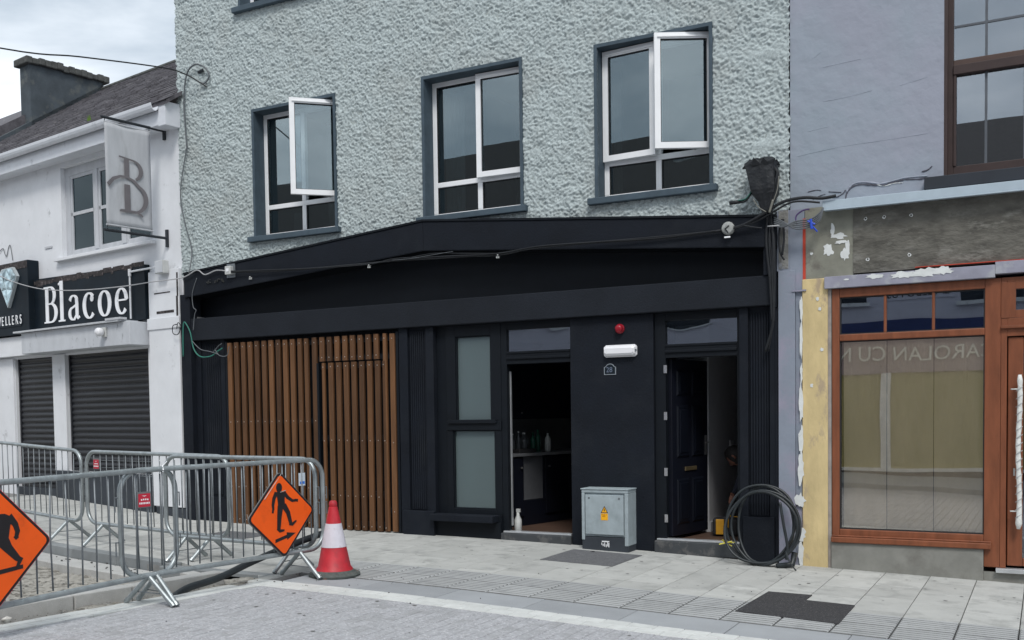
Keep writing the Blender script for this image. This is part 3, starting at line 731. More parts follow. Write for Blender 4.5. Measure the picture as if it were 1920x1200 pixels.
# ---- black shopfront: raking fascia, recessed panel, band beam, pilasters
def poly_front(pts_front_z, y0, y1):     # list of (x, zb, zt) columns
    m = MB()
    for (a, b0, t0), (b, b1, t1) in zip(pts_front_z[:-1], pts_front_z[1:]):
        m.hexa([(a, y0, b0), (b, y0, b1), (b, y1, b1), (a, y1, b0)], [(a, y0, t0), (b, y0, t1), (b, y1, t1), (a, y1, t0)])
    return m
yF = -.115
cols = []
for x, zb, zt in ((-10.55, 3.27, 3.59), (-6.62, 3.575, 3.925), (-2.42, 3.25, 3.555)):
    X, ZB = pt(x, zb, yF); _, ZT = pt(x, zt, yF); cols.append((X, ZB, ZT))
obj('fascia_board', poly_front(cols, yF, .0), M_black, B, bevel=.01, **W)
cap = [(a, t - .001, t + .022) for a, b, t in cols]
obj('fascia_capping', poly_front(cap, yF - .012, .0), M_blackd, B, **W)
cols2 = [(x, zt - .02, ftop(x) + .03) for x, zb, zt in ((-10.55, 3.27, 3.56), (-6.66, 3.56, 3.89), (-2.3, 3.25, 3.52))]
obj('back_panel', MB().box(-10.5, -2.42, .20, .30, 2.6, 3.63), M_blackd, B, **W)
obj('soffit_board', poly_front([(a, b, b + .02) for a, b, t in cols], yF + .003, .20), M_blackd, B, **W)
obj('band_beam', MB().box(-10.40, -2.435, -.07, .24, 2.665, 2.965), M_beam, B, bevel=.008, **W)
m = MB(); m.box(-10.54, -10.36, -.085, .12, .19, 3.30); m.box(-10.36, -9.82, .03, .2, .1, 2.664); m.box(-10.36, -9.82, -.0, .03, .1, .52)
m.box(-10.36, -10.27, -.0, .03, .52, 2.664); m.box(-9.9, -9.82, -.01, .03, .52, 2.664)
obj('left_pilaster', m, M_black, B, bevel=.005, **W)
def reeds(x0, x1, z0, z1, y, n):
    m = MB(); w = (x1 - x0) / n
    for i in range(n):
        a = x0 + i * w; seg = 7
        vs = []
        for k in range(seg + 1):
            t = math.pi * k / seg; vs.append((a + w / 2 - math.cos(t) * w * .44, y - math.sin(t) * w * .5))
        b = [(u, v, z0) for u, v in vs]; c = [(u, v, z1) for u, v in vs]
        m.add(b + c, [(k, k + 1, k + 2 + seg, k + 1 + seg) for k in range(seg)] + [tuple(range(seg, -1, -1))])
    return m
obj('reeding', reeds(-10.2, -9.93, .56, 2.6, .03, 7), M_black, B, **W)
m = MB(); m.box(-6.985, -6.86, -.02, .25, .14, 2.664); m.box(-6.86, -6.60, .02, .25, .14, 2.664); m.box(-6.60, -6.49, -.02, .25, .14, 2.664); m.box(-6.93, -6.485, -.075, -.021, .12, .45)
obj('pilaster', m, M_black, B, bevel=.005, **W)
obj('reeding', reeds(-6.85, -6.61, .46, 2.62, .02, 8), M_black, B, **W)
m = MB(); m.box(-2.79, -2.70, -.015, .25, .05, 2.664); m.box(-2.70, -2.48, .03, .25, .05, 2.664); m.box(-2.48, -2.425, -.015, .25, .05, 2.664); m.box(-2.75, -2.43, -.05, -.016, .03, .52); m.box(-2.424, -2.395, -.02, .2, .03, 2.64)
m.box(-2.52, -2.40, -.09, .12, 2.967, 3.56); m.box(-2.434, -2.40, -.09, .12, 2.64, 2.967)
obj('right_pilaster', m, M_black, B, bevel=.004, **W)
obj('reeding', reeds(-2.69, -2.49, .53, 2.6, .03, 7), M_black, B, **W)
# wall between the doors, dark plinths, lintel pieces
obj('door_pier', MB().box(-4.70, -3.725, 0, .28, .08, 2.664), M_black, B, bevel=.006, **W)
m = MB(); m.box(-6.485, -6.345, .05, .26, .12, 2.664); m.box(-6.93, -5.60, -.03, .26, .08, .34); m.box(-9.82, -6.99, .12, .3, .1, 2.664); m.box(-6.345, -5.6, .0, .26, .341, .42)
m.box(-6.984, -6.93, .0, .1, .1, .2)
obj('shopfront_backing', m, M_blackd, B, **W)
obj('window_sill', MB().box(-6.50, -5.64, -.15, .03, .345, .425), M_black, B, bevel=.006, **W)
# frosted window
m = MB(); x0, x1 = -6.345, -5.60; ya, yb = .03, .10
m.box(x0, -6.215, ya, yb, 1.53, 2.664); m.box(-5.735, x1, ya, yb, 1.53, 2.664); m.box(-6.215, -5.735, ya, yb, 2.53, 2.664)
m.box(x0, x1, ya - .012, yb, 1.42, 1.53); m.box(-6.31, -5.66, ya - .035, ya - .013, 1.50, 1.545)
m.box(x0, -6.265, ya, yb, .421, 1.42); m.box(-5.69, x1, ya, yb, .421, 1.42); m.box(-6.265, -5.69, ya, yb, .421, .485)
for a, b, c, d in ((-6.215, -5.735, 1.53, 2.53), (-6.265, -5.69, .485, 1.42)):
    m.box(a, a + .014, ya + .012, yb - .02, c, d); m.box(b - .014, b, ya + .012, yb - .02, c, d); m.box(a, b, ya + .013, yb - .021, c, c + .014); m.box(a, b, ya + .014, yb - .022, d - .014, d)
fw = obj('frosted_window', m, M_blackd, B, bevel=.004, **W)
obj('pane', MB().box(-6.205, -5.745, .075, .081, 1.54, 2.52), G_frost, fw, **W)
obj('pane', MB().box(-6.255, -5.70, .075, .081, .495, 1.41), G_frost, fw, **W)
obj('inner_lining', MB().box(-6.36, -6.12, .26, .29, .3, 2.6), mat('white lining board', (.62, .64, .62), .9), fw, **W)
# door 1 (kitchen) frame + fanlight
def door_frame(xl, xr, sl, sr, nm):
    m = MB(); ya, yb = .035, .125
    m.box(xl, xl + sl, ya, yb, .23, 2.664); m.box(xr - sr, xr, ya, yb, .23, 2.664)
    m.box(xl + sl, xr - sr, ya, yb, 2.18, 2.325); m.box(xl + sl, xr - sr, ya, yb, 2.575, 2.664); m.box(xl + sl, xr - sr, ya - .018, ya, 2.235, 2.262); m.box(xl + sl, xr - sr, ya - .01, ya, 2.30, 2.325)
    o = obj(nm, m, M_blackd, B, bevel=.004, **W)
    obj('fanlight', MB().box(xl + sl, xr - sr, .07, .076, 2.325, 2.575), G_fan, o, **W)
    m = MB(); m.box(xl, xr, -.03, .22, .08, .225); st = obj('step', m, mat('worn dark step', (.05, .055, .06), .8, dirt=(.1, .1, .1), dscale=8), o, bevel=.01, **W)
    obj('threshold', MB().box(xl + .02, xr - .01, .0, .1, .227, .247), M_alu, o, bevel=.003, **W)
    return o
d1 = door_frame(-5.60, -4.705, .075, .012, 'kitchen_door_frame')
d2 = door_frame(-3.72, -2.79, .12, .035, 'hall_door_frame')
# light strip of latch plates on the kitchen jamb
m = MB(); m.box(-5.522, -5.512, .10, .13, .3, 2.1); obj('seal_strip', m, M_alu, d1, **W)
# ground floor interior shells
def room(x0, x1, y0, y1, z0, z1, mt, fm, nm):
    m = MB(); t = .04
    m.box(x0 - t, x0, y0, y1, z0, z1); m.box(x1, x1 + t, y0, y1, z0, z1); m.box(x0 - t, x1 + t, y1, y1 + t, z0, z1); m.box(x0 - t, x1 + t, y0, y1 + t, z1, z1 + t)
    o = obj(nm, m, mt, B, **W); obj('floor', MB().box(x0 - t, x1 + t, y0 - .2, y1 + t, z0 - .05, z0), fm, o, **W); return o
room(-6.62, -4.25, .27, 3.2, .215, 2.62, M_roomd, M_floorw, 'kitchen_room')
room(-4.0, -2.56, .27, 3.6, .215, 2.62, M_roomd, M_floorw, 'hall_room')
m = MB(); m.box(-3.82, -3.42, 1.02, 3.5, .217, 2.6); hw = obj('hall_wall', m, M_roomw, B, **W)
m = MB(); m.box(-3.50, -3.42, .995, 1.019, .217, 2.25); m.box(-3.419, -3.405, .995, 3.4, .217, .33); obj('skirting_and_casing', m, mat('white gloss trim', (.55, .56, .58), .4), hw, **W)
# opened front door leaf
leaf_a = math.radians(79)
DL = Matrix.Translation((-3.585, .13, .255)) @ Matrix.Rotation(leaf_a, 4, 'Z')
m = MB(); m.box(0, .80, -.022, .022, 0, 1.92); m.v = [tuple(DL @ Vector(p)) for p in m.v]
leaf = obj('front_door', m, M_navy, B, bevel=.004, **W)
def raised(a, b, c, d):
    m = MB(); g = .022
    m.hexa([(a, -g - .0005, c), (b, -g - .0005, c), (b, -g - .0005, d), (a, -g - .0005, d)], [(a + .02, -g - .014, c + .02), (b - .02, -g - .014, c + .02), (b - .02, -g - .014, d - .02), (a + .02, -g - .014, d - .02)])
    m.hexa([(a + .04, -g - .013, c + .04), (b - .04, -g - .013, c + .04), (b - .04, -g - .013, d - .04), (a + .04, -g - .013, d - .04)], [(a + .055, -g - .020, c + .055), (b - .055, -g - .020, c + .055), (b - .055, -g - .020, d - .055), (a + .055, -g - .020, d - .055)])
    m.v = [tuple(DL @ Vector(p)) for p in m.v]; o = obj('panel', m, mat('navy door panel', (.0030, .0045, .0095), .5, spec=.3), leaf, **W); fix_normals(o)
for c, d in ((.12, .62), (.85, 1.42), (1.52, 1.80)):
    raised(.10, .37, c, d); raised(.43, .70, c, d)
m = MB(); m.box(.27, .53, -.034, -.022, .70, .745); m.v = [tuple(DL @ Vector(p)) for p in m.v]; obj('letter_plate', m, M_brass, leaf, bevel=.004, **W)
m = MB(); m.box(.735, .77, -.030, -.022, .86, 1.08); m.tube([(.75, -.03, 1.0), (.75, -.07, 1.0), (.65, -.075, 1.0)], .009, 8); m.v = [tuple(DL @ Vector(p)) for p in m.v]; obj('handle', m, M_chrome, leaf, **W)
for z in (.42, .92, 1.52, 2.02):
    m = MB(); m.box(-3.617, -3.592, .022, .034, z, z + .085); m.tube([(-3.589, .03, z), (-3.589, .03, z + .085)], .007, 8); obj('hinge', m, M_chrome, leaf, **W)

# ================================================================== WHITE SHOP (left, canted wall)
TH = math.radians(9.5)
WB = thing('white_jewellers_building', 'two storey white painted shop with slate roof and roller shutters', 'building', (-10.56, 0, .2), -TH)
# local frame: x = -s (s metres left of the corner), y into the building, z above WB base (.2)
def wl_(mb): mb.v = [(-p[0], p[1], p[2] - .2) for p in mb.v]; return mb      # author with x = s, z absolute
def wobj(nm, mb, mt, par=None, **k):
    o = obj(nm, wl_(mb), mt, par or WB, **k); fix_normals(o); return o
m = MB(); wall_with_holes(m, 0.0, 8.6, 2.62, 5.95, 0, .32, [(.70, 3.12, 4.13, 5.53)])
wall_with_holes(m, 0.0, 8.6, .3, 2.62, .0, .32, [(.88, 3.12, .8, 2.62), (3.5, 4.74, .3, 2.62), (5.6, 8.0, .3, 2.62)])
wobj('wall', m, M_white)
m = MB(); m.box(.02, .74, -.07, -.001, .36, 2.9); m.box(.0, .76, -.085, -.001, 2.86, 3.02); m.box(.02, .74, -.06, -.001, 3.02, 3.68)
wobj('end_pier', m, M_white, bevel=.006)
m = MB(); m.box(.14, .55, -.064, -.059, 3.08, 3.115); m.box(.22, .6, -.064, -.059, 3.36, 3.375); m.box(.04, .08, -.065, -.059, 2.5, 3.3); m.box(.03, .06, -.066, -.059, 3.3, 3.62)
wobj('pier_scars', m, M_signold)
m = MB(); m.box(-.0, .70, -.06, .1, .18, .345); wobj('pier_base', m, M_plinth, bevel=.01)
m = MB(); m.box(-.19, -.006, -.04, .2, .3, 3.0); o = wobj('party_strip', m, mat('grey party strip', (.22, .225, .225), .9, dirt=(.07, .07, .07), dscale=6), bevel=.004)
m = MB(); m.box(.02, 3.36, -.05, -.001, 4.05, 4.12); m.box(.62, 3.25, -.09, .1, 4.055, 4.13); m2 = m
m = MB(); m.box(.62, 3.27, -.075, .1, 4.085, 4.135); wobj('window_sill', m, M_white, bevel=.006)
m = MB(); m.box(.78, 3.40, -.09, -.001, .2, .80); wobj('stall_riser', m, M_plinth, bevel=.006)
m = MB(); m.box(3.30, 8.0, -.015, .02, .25, .5); wobj('shutter_plinth', m, M_plinth)
m = MB(); m.box(3.12, 3.5, -.03, -.001, .80, 2.64); wobj('window_pier', m, M_white, bevel=.005)
m = MB(); m.box(4.76, 5.5, -.03, -.001, .3, 2.64); wobj('window_pier', m, M_white, bevel=.005)
# first floor timber window
m = MB(); ya, yb = .07, .13
def pane_grid(m, xs, zs, f): pass
fx0, fx1, fz0, fz1 = .74, 2.80, 4.15, 5.45
m = MB()
m.box(.70, 3.12, ya, yb, 4.131, 4.20); m.box(.70, 3.12, ya, yb, 5.40, 5.529); m.box(.701, .80, ya, yb, 4.20, 5.40); m.box(2.98, 3.119, ya, yb, 4.20, 5.40)
for x in (1.50, 2.24): m.box(x - .05, x + .05, ya - .01, yb, 4.20, 5.40)
for a, b in ((.80, 1.45), (1.55, 2.19), (2.29, 2.98)):
    for z in (4.20, 4.78, 5.35): m.box(a, b, ya + .01, yb - .01, z, z + .05)
    m.box(a, a + .05, ya + .01, yb - .01, 4.25, 5.35); m.box(b - .05, b, ya + .01, yb - .01, 4.25, 5.35)
w = wobj('window', m, M_oldwood)
wp = []
for a, b in ((.80, 1.45), (1.55, 2.19), (2.29, 2.98)):
    for c, d in ((4.25, 4.78), (4.83, 5.35)):
        obj('pane', wl_(MB().box(a + .05, b - .05, .098, .102, c, d)), glass('old shop glass', .035, (.35, .42, .45), rtint=(.8, .95, 1)), w).data.flip_normals()
m = MB(); m.box(.3, 3.6, .33, 2.5, 3.9, 3.95); m.box(.3, 3.6, 2.5, 2.55, 3.9, 5.8); m.box(3.55, 3.6, .33, 2.5, 3.95, 5.8); m.box(.3, .35, .33, 2.5, 3.95, 5.8); m.box(.3, 3.6, .33, 2.55, 5.8, 5.85)
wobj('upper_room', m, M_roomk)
# eaves
m = MB(); m.box(-.02, 9, -.22, -.001, 5.60, 5.66); m.box(-.02, 9, -.235, -.215, 5.60, 5.80); m.box(-.04, .12, -.24, .0, 5.58, 5.9)
wobj('eaves_board', m, M_gutter, bevel=.006)
m = MB(); k = 8; prof = [(-.30 + .065 * math.cos(math.pi + math.pi * i / k) * 1.0, 5.875 + .10 * math.sin(math.pi + math.pi * i / k)) for i in range(k + 1)]
inner = [(-.30 + .055 * math.cos(2 * math.pi - math.pi * i / k), 5.875 + .085 * math.sin(2 * math.pi - math.pi * i / k)) for i in range(k + 1)]
m.prism([(a, b) for a, b in prof + inner], 8.9, lambda u, v, wv: (.10 + wv, u, v))
wobj('gutter', m, M_gutter)
# roof: slated courses as real overlapping slates, one joined part
RS = 2.51 / 3.6
def roofz(o): return 5.90 + (o + .25) * RS
m = MB(); o_ = -.27; row = 0
while o_ < 3.28:
    x = -.1 + (row % 2) * .14
    while x < 13.5:
        wdt = .27 + random.uniform(-.004, .004); lift = random.choice([0, 0, 0, .004, .012]) ; sh = random.uniform(-.008, .008)
        m.hexa([(x, o_ + sh, roofz(o_) + .014), (x + wdt, o_ + sh, roofz(o_) + .014), (x + wdt, o_ + .22, roofz(o_ + .22) - .004), (x, o_ + .22, roofz(o_ + .22) - .004)],
               [(x, o_ + sh, roofz(o_) + .028 + lift), (x + wdt, o_ + sh, roofz(o_) + .028 + lift), (x + wdt, o_ + .22, roofz(o_ + .22) + .004), (x, o_ + .22, roofz(o_ + .22) + .004)])
        x += .283
    o_ += .165; row += 1
wobj('roof_slates', m, M_slate, kind='stuff')
m = MB(); m.hexa([(-.1, -.25, roofz(-.25) - .05), (13.5, -.25, roofz(-.25) - .05), (13.5, 3.35, roofz(3.35) - .05), (-.1, 3.35, roofz(3.35) - .05)], [(-.1, -.25, roofz(-.25)), (13.5, -.25, roofz(-.25)), (13.5, 3.35, roofz(3.35)), (-.1, 3.35, roofz(3.35))])
m.hexa([(-.1, 3.35, roofz(3.35) - .05), (13.5, 3.35, roofz(3.35) - .05), (13.5, 7, 5.9), (-.1, 7, 5.9)], [(-.1, 3.35, roofz(3.35)), (13.5, 3.35, roofz(3.35)), (13.5, 7, 5.95), (-.1, 7, 5.95)])
wobj('roof', m, M_slate)
m = MB(); m.tube([(-.1, 3.36, roofz(3.36) + .01), (13.5, 3.36, roofz(3.36) + .01)], .055, 8); wobj('ridge_tiles', m, M_moss)
# raised skew / verge beside the chimney, next roof beyond
m = MB()
m.hexa([(7.40, -.25, roofz(-.25)), (7.62, -.25, roofz(-.25)), (7.62, 3.36, roofz(3.36)), (7.40, 3.36, roofz(3.36))], [(7.40, -.25, roofz(-.25) + .10), (7.62, -.25, roofz(-.25) + .10), (7.62, 3.36, roofz(3.36) + .10), (7.40, 3.36, roofz(3.36) + .10)])
wobj('roof_verge', m, M_chim)
m = MB()
m.hexa([(7.62, -.3, roofz(-.25)), (13.6, -.3, roofz(-.25)), (13.6, 3.36, roofz(3.36)), (7.62, 3.36, roofz(3.36))], [(7.62, -.3, roofz(-.25) + .32), (13.6, -.3, roofz(-.25) + .32), (13.6, 3.36, roofz(3.36) + .22), (7.62, 3.36, roofz(3.36) + .22)])
wobj('adjoining_roof', m, M_slate)
m = MB(); m.box(7.40, 7.78, 1.80, 3.36, 6.6, 8.60); ch = wobj('chimney', m, M_chim, bevel=.02)
m = MB(); seg = 14
for i in range(seg):
    a = 1.72 + (1.74) * i / seg; b = 1.72 + 1.74 * (i + 1) / seg; j = random.uniform(-.02, .03)
    m.box(7.34 - random.uniform(0, .03), 7.86, a, b + .004, 8.56 + random.uniform(-.02, .005), 8.68 + j)
obj('cap_stones', wl_(m), M_moss, ch, bevel=.02, loc=None)
# shutters with separate laths
def lath(w):
    m = MB(); n = 6; pts = []
    for i in range(n + 1):
        t = i / n; pts.append((-.014 * math.sin(math.pi * t), .078 * t))
    poly = [(u, v) for u, v in pts] + [(.006, .078), (.006, 0)]
    m.prism(poly, w, lambda u, v, q: (q, u, v)); m.box(0, w, -.004, .004, .0785, .089); return m
def shutter(s0, s1, z0, z1, y):
    fr = MB(); fr.box(s0, s0 + .04, y - .02, y + .03, z0, z1); fr.box(s1 - .04, s1, y - .02, y + .03, z0, z1); fr.box(s0 + .04, s1 - .04, y - .018, y + .02, z0, z0 + .06)
    sh = wobj('roller_shutter', fr, M_shutter); src = None; z = z0 + .065
    while z < z1 - .02:
        loc = (-(s1 - .04), y, z - .2)
        if src is None: src = obj('lath', lath(s1 - s0 - .08), M_shutter, sh, loc=loc, smooth=False); fix_normals(src)
        else: inst(src, sh, loc)
        z += .0905
shutter(.90, 3.10, .80, 2.64, .05); shutter(3.52, 4.72, .50, 2.70, .06); shutter(5.6, 8.0, .5, 2.66, .06)
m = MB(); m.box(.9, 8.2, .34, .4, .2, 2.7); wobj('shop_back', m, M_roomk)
# white canopy boxes over the shutters
m = MB(); m.box(.80, 3.84, -.34, -.001, 2.655, 2.985); wobj('shutter_box', m, M_whited, bevel=.008)
m = MB(); m.box(3.85, 8.0, -.13, -.001, 2.66, 2.98); wobj('lower_fascia', m, M_white, bevel=.006)
m = MB(); m.box(.98, 3.98, -.40, -.07, 2.99, 3.015); m.box(.92, 1.3, -.41, -.3, 3.015, 3.045); wobj('weathered_flashing', m, M_oldwood)

# ---- signboards (things of their own)
def wthing(nm, lab, cat, s, y, z, group=None):
    p = WM[WB] @ Vector((-s, y, z - .2)); t = thing(nm, lab, cat, p, -TH, group); t['_s'] = s; return t
def wrel(mb, s, y, z): mb.v = [(-(p[0] - s), p[1] - y, p[2] - z) for p in mb.v]; return mb
S0 = (2.5, -.05, 3.02)
sb = wthing('shop_sign', 'long black fascia sign with raised white lettering Blacoe', 'sign', *S0)
m = MB(); m.hexa([(.78, -.09, 3.02), (3.9, -.09, 3.02), (3.9, -.005, 3.02), (.78, -.005, 3.02)], [(.78, -.09, 3.80), (3.9, -.09, 3.86), (3.9, -.005, 3.86), (.78, -.005, 3.80)])
o = obj('sign_board', wrel(m, *S0), M_sign, sb); fix_normals(o)
m = MB(); x = .79
while x < 3.86:
    w = random.uniform(.05, .22); d = random.uniform(.015, .075); m.box(x, min(x + w, 3.88), -.094, -.086, 3.80 - d, 3.83 + random.uniform(-.015, .02)); x += w
o = obj('flaking_edge', wrel(m, *S0), M_signold, sb); fix_normals(o)
def lfn(s_left, zbase):   # u to the right (decreasing s), v up, w outward
    return lambda u, v, w: (-(s_left - u - S0[0]), -.092 - w - S0[1], zbase + v - S0[2])
Hc, Hx = .57, .385; tk, tn, dd = .088, .024, .010
def glyph(ch, s_left, zb):
    fn = lfn(s_left, zb); m = MB()
    def st(path, a=tk, b=tn, lift=0.0, closed=False): pen_mesh(m, path, a, b, fn, dd, closed, lift)
    def serif(u, v, w, lift=.0015): st([(u - w / 2, v), (u + w / 2, v)], tn, tn, lift)
    if ch == 'B':
        st([(.085, 0), (.085, Hc)]); st([(.0, Hc - .012), (.19, Hc - .012)] + arc(.19, Hc - .142, .125, .13, 90, -90)[1:] + [(.085, Hc - .272)], tk * .95, tn, .001)
        st([(.085, .298), (.20, .298)] + arc(.20, .155, .155, .143, 90, -90)[1:] + [(.0, .012)], tk * 1.05, tn, .002)
    if ch == 'l':
        st([(.085, 0), (.085, Hc + .06)]); serif(.085, .012, .19); st([(.0, Hc + .01), (.085, Hc + .045)], tn * 1.3, tn * 1.3, .001)
    if ch == 'a':
        st([(.03, .30)] + arc(.13, .275, .10, .098, 150, 30, 10) + [(.225, .24), (.225, .07), (.25, .02), (.295, .045)], tk * .9, tn)
        st([(.225, .235), (.13, .20)] + arc(.115, .10, .098, .092, 100, 290, 14) + [(.225, .08)], tk * .85, tn, .001)
    if ch == 'c':
        st(arc(.155, .19, .14, .185, 42, 318, 26), tk, tn); m2 = arc(.232, .29, .022, .022, 0, 360, 8); st(m2[:-1], .05, .05, .001, True)
    if ch == 'o':
        st(arc(.165, .19, .135, .18, 0, 360, 32)[:-1], tk, tn, 0, True)
    if ch == 'e':
        st([(.04, .205), (.275, .205)] + arc(.155, .19, .128, .18, 8, 318, 28), tk * .95, tn)
    return m
lx = 3.55
for ch, adv, c in (('B', .44, 1.0), ('l', .30, 1), ('a', .42, 1), ('c', .41, 1), ('o', .46, 1), ('e', .4, 1)):
    zb = 3.135 + (3.66 - lx) * (-.0) 
    mm = glyph(ch, lx, 3.135)
    # widen each letter slightly to the photograph's set width
    lx -= adv
    o = obj('letter', mm, M_letter, sb); fix_normals(o)
S0b = S0
S1 = (4.6, -.05, 3.0)
js = wthing('corner_sign', 'dark jewellers sign board with a cut crystal emblem above small white lettering', 'sign', *S1)
m = MB(); m.box(3.86, 6.6, -.19, -.005, 3.0, 4.17); o = obj('sign_board', wrel(m, *S1), M_sign, js, bevel=.006); fix_normals(o)
m = MB(); m.box(3.87, 6.6, -.197, -.19, 4.05, 4.16)
o = obj('flaking_edge', wrel(m, *S1), M_signold, js); fix_normals(o)
m = MB(); m.box(4.10, 6.4, -.20, -.19, 3.13, 3.34); o = obj('name_plate', wrel(m, *S1), M_sign, js, bevel=.003); fix_normals(o)
# cut gem of facets
def gem():
    cx, top, bot = 4.44, 4.06, 3.50; G = []
    crown = [(-.30, 3.93), (-.16, 4.05), (.0, 4.07), (.18, 4.06), (.30, 3.93)]
    gird = [(-.30, 3.93), (-.10, 3.87), (.12, 3.87), (.30, 3.93)]
    rows = []
    def tri(a, b, c): G.append((a, b, c))
    tip = (0, 3.47)
    tri(crown[0], crown[1], gird[1]); tri(crown[1], crown[2], gird[1]); tri(crown[2], gird[2], gird[1]); tri(crown[2], crown[3], gird[2]); tri(crown[3], crown[4], gird[2])
    m1, m2, m3 = (-.16, 3.72), (0, 3.74), (.17, 3.72)
    tri(crown[0], gird[1], m1); tri(gird[1], m2, m1); tri(gird[1], gird[2], m2); tri(gird[2], m3, m2); tri(gird[2], crown[4], m3)
    tri(m1, m2, tip); tri(m2, m3, tip)
    return G, cx
G, gcx = gem()
gb = MB(); gb.prism([(-.32, 3.93), (0, 3.44), (.32, 3.93), (.19, 4.085), (-.17, 4.075)], .05, lambda u, v, w: (-(gcx - u - S1[0]), -.19 - w - S1[1], v - S1[2]))
gem_o = obj('crystal_emblem', gb, mat('silver edge', (.45, .5, .52), .4), js); fix_normals(gem_o)
for t_ in G:
    m = MB(); c = (sum(p[0] for p in t_) / 3, sum(p[1] for p in t_) / 3)
    f_ = lambda u, v, w: (-(gcx - u - S1[0]), -.2405 - w - S1[1], v - S1[2])
    a, b, cc = [f_(p[0], p[1], random.uniform(0, .015)) for p in t_]; d = f_(c[0], c[1], .022)
    m.add([a, b, cc, d], [(0, 1, 3), (1, 2, 3), (2, 0, 3)]); obj('facet', m, M_gem, gem_o); 
L0 = Vector((-(5.30 - S1[0]), -.203 - S1[1], 3.175 - S1[2]))
txt = 'JEWELLERS'; tx = 5.13
for ch in txt:
    o = text_obj('letter', ch, .215, M_letter, js, Matrix.Translation((-(tx - S1[0]), -.205 - S1[1], 3.165 - S1[2])) @ UPRIGHT, .62, .004)
    tx -= {'J': .115, 'W': .165, 'L': .108, 'E': .122, 'R': .135}.get(ch, .12) * 1.0

# ---- hanging banner on two iron brackets
BN = (.38, 0, 5.0)
bn = wthing('hanging_banner', 'pale cloth banner with grey B monogram between two iron wall brackets', 'banner', *BN)
for z in (5.6, 4.12):
    m = MB(); m.box(.30, .345, -.03, -.001, z - .12, z + .12); m.tube([(.32, -.03, z), (.33, -.96, z)], .019, 8)
    o = obj('bracket', wrel(m, *BN), M_iron, bn); fix_normals(o)
    for yy in (-.25, -.91):
        m = MB(); m.tube([(.325, yy, z - .09 if z > 5 else z + .09), (.325, yy, z + .02)], .006, 6); pass
        o = obj('hook', wrel(m, *BN), M_iron, bn); fix_normals(o)
m = MB(); ny, nz_ = 12, 20; zt0, zb0 = 5.54, 4.20
def bpt(i, j):
    y = -.24 - .68 * i / ny; z = zb0 + (zt0 - zb0) * j / nz_
    return (.325 + .005 * math.sin(i * .7 + j * .18) + .003 * math.sin(j * .5), y, z - (.03 * (i / ny) if j == 0 else 0))
for j in range(nz_ + 1):
    for i in range(ny + 1): m.v.append(bpt(i, j))
for j in range(nz_):
    for i in range(ny): a = j * (ny + 1) + i; m.f.append((a, a + 1, a + ny + 2, a + ny + 1)); m.mi.append(0)
cl = obj('cloth', wrel(m, *BN), M_banner, bn, smooth=True)
so = cl.modifiers.new('thick', 'SOLIDIFY'); so.thickness = .004
m = MB()
for z in (zt0 + .002, zb0 - .008): m.tube([(.325, -.235, z), (.325, -.925, z)], .012, 8)
o = obj('hem_rod', wrel(m, *BN), M_banner, bn); fix_normals(o)
# monogram: built on the side facing the camera (towards -s)
def mono():
    m = MB()
    fn = lambda u, v, w: (-(.325 - .022 - w - BN[0]), -.92 + u - BN[1], 4.40 + v - BN[2])
    # u from outer edge (0) to inner (.68), v up
    P = lambda L_: [(.0 + a, b) for a, b in L_]
    pen_mesh(m, [(.30, .47), (.30, .70)], .07, .02, fn, .003)
    pen_mesh(m, [(.19, .72), (.36, .70)] + arc(.36, .565, .155, .135, 90, -62, 14), .062, .02, fn, .003, lift=.0005)
    pen_mesh(m, [(.02, .32), (.10, .41), (.20, .455), (.30, .46), (.40, .42), (.48, .35)] + arc(.38, .19, .20, .19, 48, -100, 16) + [(.18, .0)], .068, .028, fn, .003, lift=.001)
    pen_mesh(m, [(.30, .36), (.30, .02)], .085, .02, fn, .003, lift=.0015)
    pen_mesh(m, [(.20, .012), (.42, .012), (.50, -.02), (.52, -.045)], .03, .022, fn, .003, lift=.002)
    return m
o = obj('monogram', mono(), M_monogram, bn); fix_normals(o)

# ---- fixtures on the white wall
fx = (1.5, -.3, 2.86); t = wthing('bulkhead_lamp', 'small white bulkhead lamp on the white shutter box', 'lamp', *fx)
m = MB(); m.box(1.36, 1.47, -.37, -.345, 2.79, 2.93); o = obj('mounting', wrel(m, *fx), M_plasticw, t, bevel=.005); fix_normals(o)
m = MB(); m.lathe([(.001, .0), (.045, .008), (.062, .045), (.06, .085), (.045, .11)], (0, 0, 0), 16, ax='y'); m.v = [((p[0] * 1.0) + 1.42, p[1] - .37, p[2] + 2.86) for p in m.v]
o = obj('dome', wrel(m, *fx), M_lightw, t, smooth=True); fix_normals(o)
fx = (1.1, -.1, 3.8); t = wthing('conduit_pipe', 'white conduit with elbow running down over the black Blacoe sign', 'pipe', *fx)
m = MB(); m.tube([(1.11, -.115, 3.05), (1.11, -.115, 3.70)], .014, 8); m.tube([(1.12, -.115, 3.72), (.42, -.10, 3.73)], .014, 8); m.tube([(1.11, -.115, 3.66), (1.11, -.115, 3.76)], .024, 8)
o = obj('pipe', wrel(m, *fx), M_white, t); fix_normals(o)
fx = (.33, -.1, 3.72); t = wthing('junction_box', 'grey junction box at the end of the white conduit', 'junction box', *fx)
m = MB(); m.box(.22, .42, -.16, -.065, 3.62, 3.80); o = obj('box', wrel(m, *fx), M_plasticw, t, bevel=.008); fix_normals(o)
m = MB(); m.box(.23, .41, -.168, -.161, 3.63, 3.79); o = obj('lid', wrel(m, *fx), M_whited, t, bevel=.004); fix_normals(o)
m = MB(); m.tube(smoothpath([(0, 0, 0), (-.13, -.005, .02), (-.3, 0, .09), (-.36, 0, .0), (-.42, 0, -.05), (-.5, 0, .09), (-.56, 0, .1), (-.62, 0, -.14)]), .006, 5)
